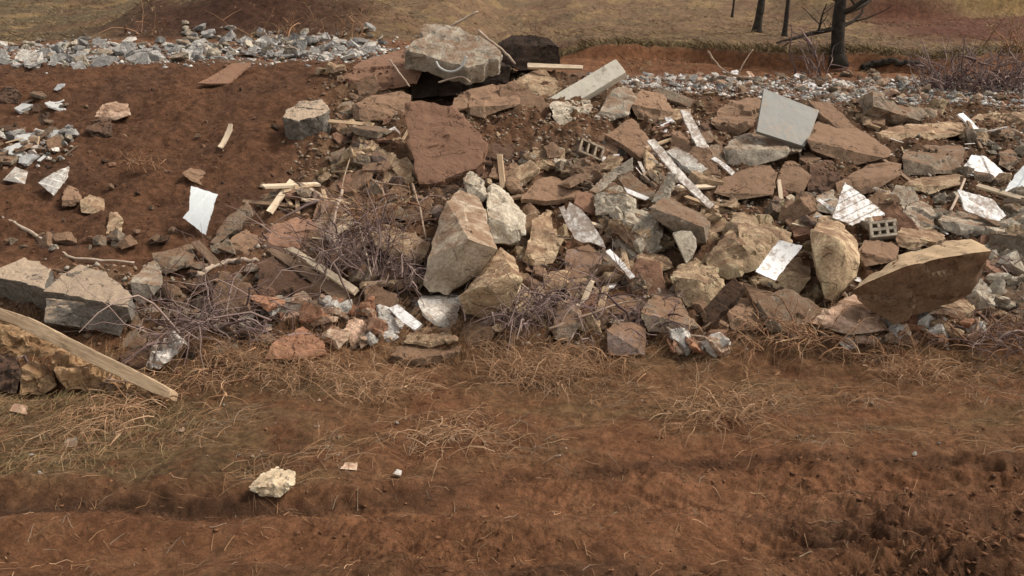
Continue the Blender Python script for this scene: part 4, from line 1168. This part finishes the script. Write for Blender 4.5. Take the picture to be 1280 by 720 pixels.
def crumbs(name, x, y, smin, smax, palette, seed, flat=.6):
    r = np.random.RandomState(seed)
    n = len(x)
    z = h1(x, y)
    s = smin + (smax - smin) * r.rand(n) ** 2.5
    base = r.normal(size=(8, 6, 3)); base /= np.linalg.norm(base, axis=-1, keepdims=True)
    octa = np.array([[1, 0, 0], [-1, 0, 0], [0, 1, 0], [0, -1, 0], [0, 0, 1], [0, 0, -1]], float)
    tri = np.array([[0, 2, 4], [2, 1, 4], [1, 3, 4], [3, 0, 4], [2, 0, 5], [1, 2, 5], [3, 1, 5], [0, 3, 5]])
    v = octa[None] * (.5 + .7 * r.rand(n, 6, 1)) + r.normal(size=(n, 6, 3)) * .16
    a = r.rand(n) * 6.28; ca_, sa = np.cos(a)[:, None], np.sin(a)[:, None]
    b = r.rand(n) * 1.2; cb, sb = np.cos(b)[:, None], np.sin(b)[:, None]
    X, Y, Zz = v[..., 0] * 1.2, v[..., 1] * .85, v[..., 2] * flat
    Y, Zz = Y * cb - Zz * sb, Y * sb + Zz * cb
    X, Y = X * ca_ - Y * sa, X * sa + Y * ca_
    co = np.stack([X, Y, Zz], -1) * s[:, None, None] * .5 + np.stack([x, y, z + s * .05], -1)[:, None, :]
    f = (tri[None] + (np.arange(n) * 6)[:, None, None]).reshape(-1, 3)
    pal = np.array(palette)[r.randint(0, len(palette), n)] * (.7 + .6 * r.rand(n, 1))
    cols = np.repeat(pal, 6, 0)
    return vec_mesh(name, co.reshape(-1, 3), f, cols, M['crumb'], 'stuff')


rr = np.random.RandomState(5)
x = rr.uniform(-7.5, 8.5, 60000); y = rr.uniform(7.4, 14.2, 60000)
keep = rr.rand(60000) < heapmask(x, y) * (.35 + .9 * np.clip(fbm(x * 1.2, y * 1.2, 3) + .3, 0, 1))
x, y = x[keep][:34000], y[keep][:34000]
crumbs('rubble_gravel', x, y,   .015, .105, [(.17, .11, .075), (.22, .16, .11), (.12, .08, .055), (.25, .22, .18), (.16, .095, .06), (.30, .24, .18)], 6)
x = rr.uniform(-9.5, -1.8, 9000); y = rr.normal(17.0, .85, 9000); k = rr.rand(9000) < np.clip(.45 + 1.4 * fbm(x * .8, y * .9, 3), .05, 1); x, y = x[k], y[k]
crumbs('far_gravel', np.concatenate([x, rr.uniform(1.5, 11, 9000)]), np.concatenate([y, rr.uniform(14.2, 18.3, 9000)]), .03, .16,
       [(.26, .26, .255), (.34, .335, .32), (.19, .17, .155), (.20, .12, .08), (.16, .09, .06), (.46, .45, .43)], 7)
x = rr.uniform(-6, 6, 16000); y = rr.uniform(3.2, 8.2, 16000)
keep = rr.rand(16000) < .05 + .6 * np.clip(fbm(x * 1.3, y * 1.3, 3), 0, 1)
crumbs('soil_crumbs', x[keep], y[keep], .008, .05, [(.15, .078, .042), (.12, .062, .034), (.18, .095, .052)], 8)
x = rr.uniform(-4.5, 4.5, 60000); y = rr.uniform(3.0, 5.6, 60000)
ch = np.clip(.02 + .75 * fbm(x * .55 + 3, y * .9, 3) + .16 * np.clip(x, -1, 3) + .2 * sst(4.3, 3.6, y), .01, 1) ** 1.5 * (1 - sst(track_edge(x) - .1, track_edge(x) + .1, y))
keep = rr.rand(60000) < ch * .2
crumbs('soil_clods', x[keep], y[keep], .010, .062, [(.125, .062, .035), (.100, .050, .029), (.088, .046, .027), (.140, .071, .040)], 10, .38)
x = rr.uniform(-8, -1.5, 9000); y = rr.uniform(8.2, 15.5, 9000)
keep = rr.rand(9000) < .5 - heapmask(x, y)
crumbs('slope_crumbs', x[keep], y[keep], .012, .05, [(.13, .066, .038), (.115, .058, .035), (.15, .078, .046)], 9)


# ------------------------------------------------------------------ straw, weeds, twigs
def strands(name, x, y, length, height, width, palette, seed, kind='stuff', upright=0.0, az=None, parent_z=None, mat='straw', curl=.6):
    r = np.random.RandomState(seed)
    n = len(x); K = 5
    a = r.rand(n) * 6.283 if az is None else az + r.normal(size=n) * .5
    L = length * (.4 + .9 * r.rand(n)); Hh = height * (.2 + 1.1 * r.rand(n))
    cu = r.normal(size=n) * curl
    co = np.zeros((n, K, 2, 3)); t = np.linspace(0, 1, K)
    px, py = x.copy(), y.copy()
    wd = width * (.6 + .7 * r.rand(n))
    for i in range(K):
        ang = a + cu * t[i]
        if i:
            st = L / (K - 1) * (1 - upright * .6)
            px = px + np.cos(ang) * st; py = py + np.sin(ang) * st
        zg = h1(px, py)
        arc = np.sin(t[i] * math.pi * (.55 if upright else .95)) * Hh + .004
        if upright: arc = arc + L * upright * t[i]
        if upright and i: zg = z0
        if i == 0: z0 = zg
        sx, sy = -np.sin(ang) * wd * (1 - .65 * t[i]) * .5, np.cos(ang) * wd * (1 - .65 * t[i]) * .5
        for s, sg in ((0, 1), (1, -1)):
            co[:, i, s, 0] = px + sg * sx; co[:, i, s, 1] = py + sg * sy
            co[:, i, s, 2] = zg + arc + (sg * wd * .25)
    fl = []
    for i in range(K - 1): fl.append([i * 2, i * 2 + 1, i * 2 + 3, i * 2 + 2])
    f = (np.array(fl)[None] + (np.arange(n) * K * 2)[:, None, None]).reshape(-1, 4)
    pal = np.array(palette)[r.randint(0, len(palette), n)] * (.65 + .7 * r.rand(n, 1))
    return vec_mesh(name, co.reshape(-1, 3), f, np.repeat(pal, K * 2, 0), M[mat], kind)


STRAW = [(.28, .165, .092), (.22, .125, .068), (.33, .215, .13), (.17, .095, .052), (.25, .138, .075), (.20, .16, .12), (.13, .085, .05)]
GREENISH = [(.15, .125, .06), (.20, .155, .08), (.26, .19, .10), (.13, .11, .055), (.25, .16, .085)]
n = 95000
x = rr.uniform(-5.6, 5.8, n); y = rr.uniform(4.9, 8.3, n)
dens = np.clip(.22 + 1.9 * fbm(x * 1.1 + 3, y * 1.5, 4), .02, 1) * (.4 + .6 * sst(5.6, 7.3, y)) * sst(track_edge(x) - .25, track_edge(x) + .35, y)
k = rr.rand(n) < dens
strands('trodden_grass', x[k], y[k],   .20, .014, .0024, STRAW, 21, curl=.2)
n = 9000
x = rr.uniform(-5.2, -2.2, n); y = rr.uniform(5.0, 7.4, n)
k = rr.rand(n) < np.clip(.5 + fbm(x, y, 3), 0, 1) * sst(track_edge(x) - .1, track_edge(x) + .3, y)
strands('green_weeds', x[k], y[k],     .11, .025, .0026, GREENISH, 22, upright=.2)
n = 2600
x = rr.uniform(-5, 5, n); y = rr.uniform(3.3, 5.2, n)
strands('track_straw', x, y, .10, .008, .0035, STRAW + [(.12, .07, .04)] * 4, 23)
n = 16000
x = rr.uniform(-6.2, 6.5, n); y = rr.normal(7.75, .28, n)
k = rr.rand(n) < np.clip(.30 + 1.3 * fbm(x * 1.1 + 9, y * .8, 3) + .25 * np.exp(-((x - .4) / .9) ** 2), .03, 1)
strands('heap_foot_grass', x[k], y[k],   .34, .03, .0026, STRAW, 24, upright=.4, curl=.2)
n = 30000
x = rr.uniform(-16, 16, n); y = rr.uniform(19.2, 34, n)
x = x * (y / 26)
k = rr.rand(n) < np.clip(.3 + 1.1 * fbm(x * .5, y * .4, 4), .03, 1)
strands('hill_grass', x[k], y[k], .16, .03, .014, [(.19, .135, .08), (.15, .105, .062), (.13, .095, .06), (.17, .115, .07), (.24, .175, .10)], 25, upright=.2)
n = 3500
x = rr.uniform(.3, 12, n); e = 20.2 + .7 * np.sin(x * .55) + .25 * np.sin(x * 1.7 + 1)
strands('bank_edge_grass', x, e + .2 + rr.rand(n) * .5, .28, .06, .014, [(.22, .165, .09), (.17, .13, .07), (.13, .105, .06)], 26, upright=.3)


def tubes(name, paths, radii, cols, mat, origin):
    V, Fc, C = [], [], []
    for path, r0, c in zip(paths, radii, cols):
        k = len(path); b = len(V)
        for i, p in enumerate(path):
            d = (path[min(i + 1, k - 1)] - path[max(i - 1, 0)]).normalized()
            a = d.cross(Vector((.31, .22, .9))).normalized(); q = d.cross(a)
            r = r0 * (1 - .75 * i / (k - 1))
            for j in range(4):
                t = math.pi / 2 * j
                V.append(p + (a * math.cos(t) + q * math.sin(t)) * r - origin); C.append(c)
        for i in range(k - 1):
            for j in range(4):
                s = (j + 1) % 4
                Fc.append((b + i * 4 + j, b + i * 4 + s, b + (i + 1) * 4 + s, b + (i + 1) * 4 + j))
    o = vec_mesh(name, np.array([tuple(v) for v in V]), np.array(Fc), np.array(C), M[mat])
    o.location = origin
    return o


def twig_paths(rnd, org, n, Lmin, Lmax, spread, lean=Vector((0, 0, 0)), up=.6, droop=.5, wig=.25, jit=.1):
    out = []
    for _ in range(n):
        az = rnd.uniform(0, 2 * math.pi)
        d = Vector((math.cos(az) * spread, math.sin(az) * spread, up * rnd.uniform(.2, 1.3))) + lean
        d.normalize()
        L = rnd.uniform(Lmin, Lmax)
        p = org + Vector((rnd.gauss(0, jit), rnd.gauss(0, jit), rnd.uniform(-.02, .05)))
        path = [p]
        for i in range(6):
            d = (d + Vector((rnd.gauss(0, wig), rnd.gauss(0, wig), rnd.gauss(0, wig) - droop * i / 6))).normalized()
            p = p + d * L / 6
            path.append(p)
        out.append(path)
        for _b in range(rnd.randint(0, 3)):
            j = rnd.randint(2, 4); p = path[j]; d2 = (d + Vector((rnd.gauss(0, .8), rnd.gauss(0, .8), rnd.gauss(0, .5) + up * .4))).normalized()
            ll = rnd.uniform(.05, .13)
            out.append([p + d2 * L * ll * q + Vector((rnd.gauss(0, .01), rnd.gauss(0, .01), -.004 * q * q)) for q in range(5)])
    return out


def brush(label, px, py, n, Lmin, Lmax, cols, r=(.0025, .0065), fw=.3, seed=1, name='dead_brush', cat='brush', group=None, **kw):
    rnd = random.Random(seed * 31)
    p = P(px, py, hit(px, py) - fw)
    paths = twig_paths(rnd, p, n, Lmin, Lmax, **kw)
    rad = [rnd.uniform(*r) * (rnd.uniform(1.8, 3.0) if rnd.random() < .07 else 1) for _ in paths]
    cc = [tuple(c * q for c in rnd.choice(cols)) for q in (rnd.uniform(.65, 1.35) for _ in paths)]
    return tag(tubes(name, paths, rad, cc, 'brush', p), label, cat, group)


PURP = [(.15, .105, .10), (.20, .145, .135), (.28, .21, .19), (.11, .075, .072)]
ORNG = [(.22, .12, .07), (.28, .17, .10), (.17, .095, .06)]
STR = [(.33, .20, .118), (.41, .275, .175), (.26, .148, .082)]
brush('dark mauve brush tangle in front of the slanting boards, left of the tall boulder', 445, 335, 120, .45, 1.35, PURP, seed=1, spread=.55, up=1.2, droop=.4, jit=.24)
brush('tall rusty dry weeds growing above the mauve brush tangle', 468, 290, 70, .35, .95, ORNG, seed=2, spread=.5, up=1.1, droop=.4, jit=.16)
brush('mauve twigs behind the angular brown rock near the tall boulder', 500, 350, 70, .25, .6, PURP, seed=3, spread=.7, up=.8, jit=.15)
brush('wide low purple brush right of the layered boulder at the lower left', 262, 405, 110, .4, 1.25, PURP, seed=4, spread=1.0, up=.6, droop=.3, jit=.3)
brush('mauve brush over the rocks below the torn white panel', 715, 385, 90, .3, .95, PURP, seed=5, spread=.8, up=.7, droop=.4, jit=.28)
brush('mauve brush right of the shadowed tan boulder', 655, 400, 70, .25, .75, PURP, seed=6, spread=.8, up=.8, jit=.18)
brush('dark twigs sticking up before the wedge-shaped boulder', 818, 405, 45, .2, .5, PURP, seed=7, spread=.6, up=.9, jit=.15)
brush('dry brown brush at the heap foot below the upright pale rock', 985, 425, 110, .2, .6, STR + ORNG, seed=8, spread=.9, up=.6, jit=.25)
brush('dark brush at the right frame edge below the grey fragments', 1262, 425, 110, .25, .7, PURP + ORNG, seed=9, spread=.9, up=.6, jit=.3)
brush('twigs among the grey fragments at the right frame edge', 1258, 330, 60, .2, .6, PURP, seed=10, spread=.9, up=.6, jit=.3)
brush('thin dry weeds on the red slope above the clean white siding', 182, 215, 30, .2, .5, ORNG, seed=11, spread=.4, up=1.1, droop=.2, jit=.12, fw=.1)
brush('dry weeds beside the plank end at the lower left', 245, 478, 80, .15, .5, STR + ORNG, seed=12, spread=.9, up=.6, jit=.3, fw=.1)
for i, (px, py, nn, lab) in enumerate([(662, 470, 150, 'largest pale straw tuft at the heap foot near the centre'), (735, 462, 70, 'straw tuft left of the half-buried square block'),
                                       (470, 492, 70, 'pale straw tuft hanging below the white rubble bits'), (385, 470, 60, 'straw tuft under the orange-red clay lump'),
                                       (300, 452, 70, 'straw tuft between the plastic sheet and the clay lump'), (905, 520, 70, 'dark straw tuft in the open grass right of centre'),
                                       (1130, 470, 60, 'straw tuft in the grass below the big tilted slab'), (560, 545, 60, 'flattened pale straw patch in the open foreground'),
                                       (130, 520, 80, 'greenish straw tuft in the weeds at the lower left')]):
    brush(lab, px, py, int(nn * 2.4), .18, .55, STR, r=(.0014, .0030), fw=.05, seed=40 + i, name='straw_tuft', cat='grass tuft', spread=.9, up=.9 if i < 7 else .25, droop=.5, wig=.13, jit=.17)
for i, pts in enumerate([[(428, 238), (420, 265), (417, 290), (424, 325)], [(430, 257), (444, 272), (455, 305), (464, 345)], [(515, 230), (525, 262), (533, 300)],
                         [(462, 222), (478, 238), (484, 262), (498, 290)], [(470, 228), (500, 232), (512, 234)], [(440, 190), (432, 215), (426, 240)]]):
    stick('branch', ['white curved stem left of the tall boulder, in the brush', 'pale stem crossing the mauve brush down to the ground', 'straight reddish stem beside the angular brown rock',
                     'orange drooping stem in the rusty weeds', 'short level stick below the narrow leaning slab', 'dark twig rising above the white curved stem'][i], 'branch',
          ['paletwig', 'paletwig', 'twig', 'twig', 'twig', 'twig'][i], pts, [.018, .015, .015, .012, .012, .01][i], fw=.5, knob=.15)


# ------------------------------------------------------------------ trees and shrubs on the hill
def limb(rnd, p, d, L, r, depth, out, wig=.14, up=.05):
    k = 7
    path, rad = [p], [r]
    for i in range(1, k):
        d = (d + Vector((rnd.gauss(0, wig), rnd.gauss(0, wig), rnd.gauss(0, wig * .7) + up))).normalized()
        p = p + d * L / (k - 1)
        path.append(p); rad.append(r * (1 - .6 * i / (k - 1)))
    out.append((path, rad, depth))
    if depth <= 0: return
    for _ in range(rnd.randint(2, 4)):
        i = rnd.randint(2, k - 1)
        az = rnd.uniform(0, 6.28)
        nd = (d * .5 + Vector((math.cos(az), math.sin(az), rnd.uniform(-.1, .6))) * .8).normalized()
        limb(rnd, path[i], nd, L * rnd.uniform(.5, .75), rad[i] * .62, depth - 1, out, wig, up)


def tree(label, px, py, wpx, H, seed, low=(), lean=0.0, burl=False):
    rnd = random.Random(seed)
    d0 = hit(px, py)
    base = P(px, py, d0); base.z = hz(base.x, base.y) - .1
    r = wpx / F * d0 / 2
    root = bpy.data.objects.new('tree', None); COL.objects.link(root); root.location = base
    tag(root, label, 'tree')
    path, rad = [], []
    k = 14
    for i in range(k):
        t = i / (k - 1)
        path.append(Vector((lean * t * H * .2 + .05 * math.sin(t * 5 + seed), .04 * math.cos(t * 4), t * H * .55)))
        rad.append(r * (1.0 - .45 * t + .75 * math.exp(-t * H * .55 / .16) + .04 * math.sin(i * 2.3)))
    vs, fs = tube_arrays(path, rad, 14)
    vs = [v + Vector((noise.noise(v * 4), noise.noise(v * 4 + Vector((9, 0, 0))), 0)) * r * .22 for v in vs]
    mesh_from('trunk', vs, fs, M['bark'], Vector(), root)
    limbs = []
    for (h, az, el, L, rr_) in low:
        i = min(k - 1, int(h / (H * .55) * (k - 1)))
        dd = Vector((math.cos(R(az)) * math.cos(R(el)), math.sin(R(az)) * math.cos(R(el)), math.sin(R(el))))
        limbs.append((path[i], dd, L, rr_))
    for j in range(6):
        az = j * 1.05 + rnd.uniform(-.3, .3)
        limbs.append((path[k - 1 - (j % 4)], Vector((math.cos(az), math.sin(az), .8)).normalized(), H * .42, r * .5))
    for (p, dd, L, rr_) in limbs:
        out = []
        limb(rnd, p, dd, L, rr_, 2, out)
        V, Fc = [], []
        for (pa, ra, dp) in out:
            v, f = tube_arrays(pa, ra, 7 if dp == 2 else 4)
            b = len(V); V += v; Fc += [tuple(b + q for q in ff) for ff in f]
        mesh_from('limb', V, Fc, M['bark'], Vector(), root)
    return root


tree('largest bare dark tree on the hill, with a low limb reaching left', 1047, 83, 17, 6.5, 3, low=[(.95, 190, -12, 1.5, .06), (1.2, 10, 18, 1.6, .07), (1.0, 30, 5, 1.1, .05), (1.5, 170, 25, 1.5, .06), (1.3, 330, 15, 1.6, .06), (1.55, 60, 20, 1.4, .05), (1.7, 200, 10, 1.6, .05), (1.75, 0, 10, 1.7, .05)])
tree('bare dark tree left of the largest tree, with a dark spreading foot', 948, 42, 10, 6.0, 5, lean=.1, low=[(1.6, 200, 20, 1.2, .05)])
tree('thin leaning bare tree between the two thicker trunks', 978, 46, 6, 5.0, 8, lean=.3)
tree('slender bare sapling left of the dark tree pair', 916, 22, 3, 4.0, 12, lean=-.1)
stick('fallen_log', 'dark fallen log lying on the grass right of the largest tree', 'log', 'bark', [(1078, 84), (1092, 80), (1112, 78), (1132, 77), (1152, 80)], .09, fw=.1, knob=.2, taper=.6)
stick('branch', 'long thin arching branch on the far bank left of the trees', 'branch', 'twig', [(885, 64), (898, 82), (912, 92), (942, 100)], .022, fw=.3, D=[17.2, 17, 16.8, 16.5])
stick('branch', 'dark forked twig rising from the far bank rubble', 'branch', 'twig', [(923, 92), (930, 78), (941, 62)], .016, D=[16.5, 16.5, 16.6])
for i, (px, py, nn, lab) in enumerate([(1165, 112, 40, 'leftmost dark thorny shrub on the far right bank'), (1205, 116, 55, 'dark thorny shrub in the middle of the far right bank'),
                                       (1240, 112, 60, 'densest dark shrub near the right edge of the far bank'), (1272, 118, 50, 'dark shrub cut by the right frame edge on the far bank'),
                                       (1022, 98, 16, 'sparse twigs in the rubble under the largest tree'), (352, 52, 16, 'dry twigs hanging over the grey rubble, below the red soil mound'),
                                       (432, 52, 18, 'dry twigs over the grey rubble where the grass bank drops to it'), (190, 45, 10, 'sparse twigs on the edge of the red soil mound'),
                                       (1262, 66, 26, 'pale thin shrub against the red bank at the right edge')]):
    brush(lab, px, py, nn, .5, 1.3, PURP if i < 5 else ORNG, r=(.006, .014), fw=0, seed=70 + i, name='bare_shrub', cat='shrub', spread=.6, up=1.0, droop=.15, jit=.25)

# ------------------------------------------------------------------ light
w = bpy.data.worlds.new('World'); scene.world = w; w.use_nodes = True
nt = w.node_tree
sky = nt.nodes.new('ShaderNodeTexSky'); sky.sky_type = 'NISHITA'; sky.sun_disc = False
SUN_EL, SUN_AZ = R(51), R(84)      # azimuth measured from +y (away from the camera) towards +x
sky.sun_elevation = SUN_EL; sky.sun_rotation = SUN_AZ
sky.air_density = 1.0; sky.dust_density = 1.5; sky.ozone_density = 1.0
bg = nt.nodes['Background']; bg.inputs['Strength'].default_value = .15
hs = nt.nodes.new('ShaderNodeHueSaturation'); hs.inputs['Saturation'].default_value = .35; hs.inputs['Value'].default_value = 1.4
wb = nt.nodes.new('ShaderNodeMix'); wb.data_type = 'RGBA'; wb.blend_type = 'MULTIPLY'; wb.inputs[0].default_value = 1.0
wb.inputs[7].default_value = (1.12, 1.0, .85, 1)          # hazy cloud cover: whiter and warmer than clear blue
nt.links.new(sky.outputs[0], hs.inputs['Color']); nt.links.new(hs.outputs[0], wb.inputs[6])
nt.links.new(wb.outputs[2], bg.inputs[0])
sun = bpy.data.lights.new('sun', 'SUN'); sun.energy = 3.8; sun.angle = R(15); sun.color = (1, .90, .77)
so = bpy.data.objects.new('sun', sun); COL.objects.link(so)
sd = Vector((math.sin(SUN_AZ) * math.cos(SUN_EL), math.cos(SUN_AZ) * math.cos(SUN_EL), math.sin(SUN_EL)))
so.rotation_euler = sd.to_track_quat('Z', 'Y').to_euler()
so.location = (0, 0, 30)
scene.view_settings.view_transform = 'Standard'
scene.view_settings.look = 'None'
scene.view_settings.exposure = 0
scene.view_settings.gamma = 1
scene.render.engine = 'CYCLES'
scene.cycles.use_denoising = True
scene.cycles.max_bounces = 5
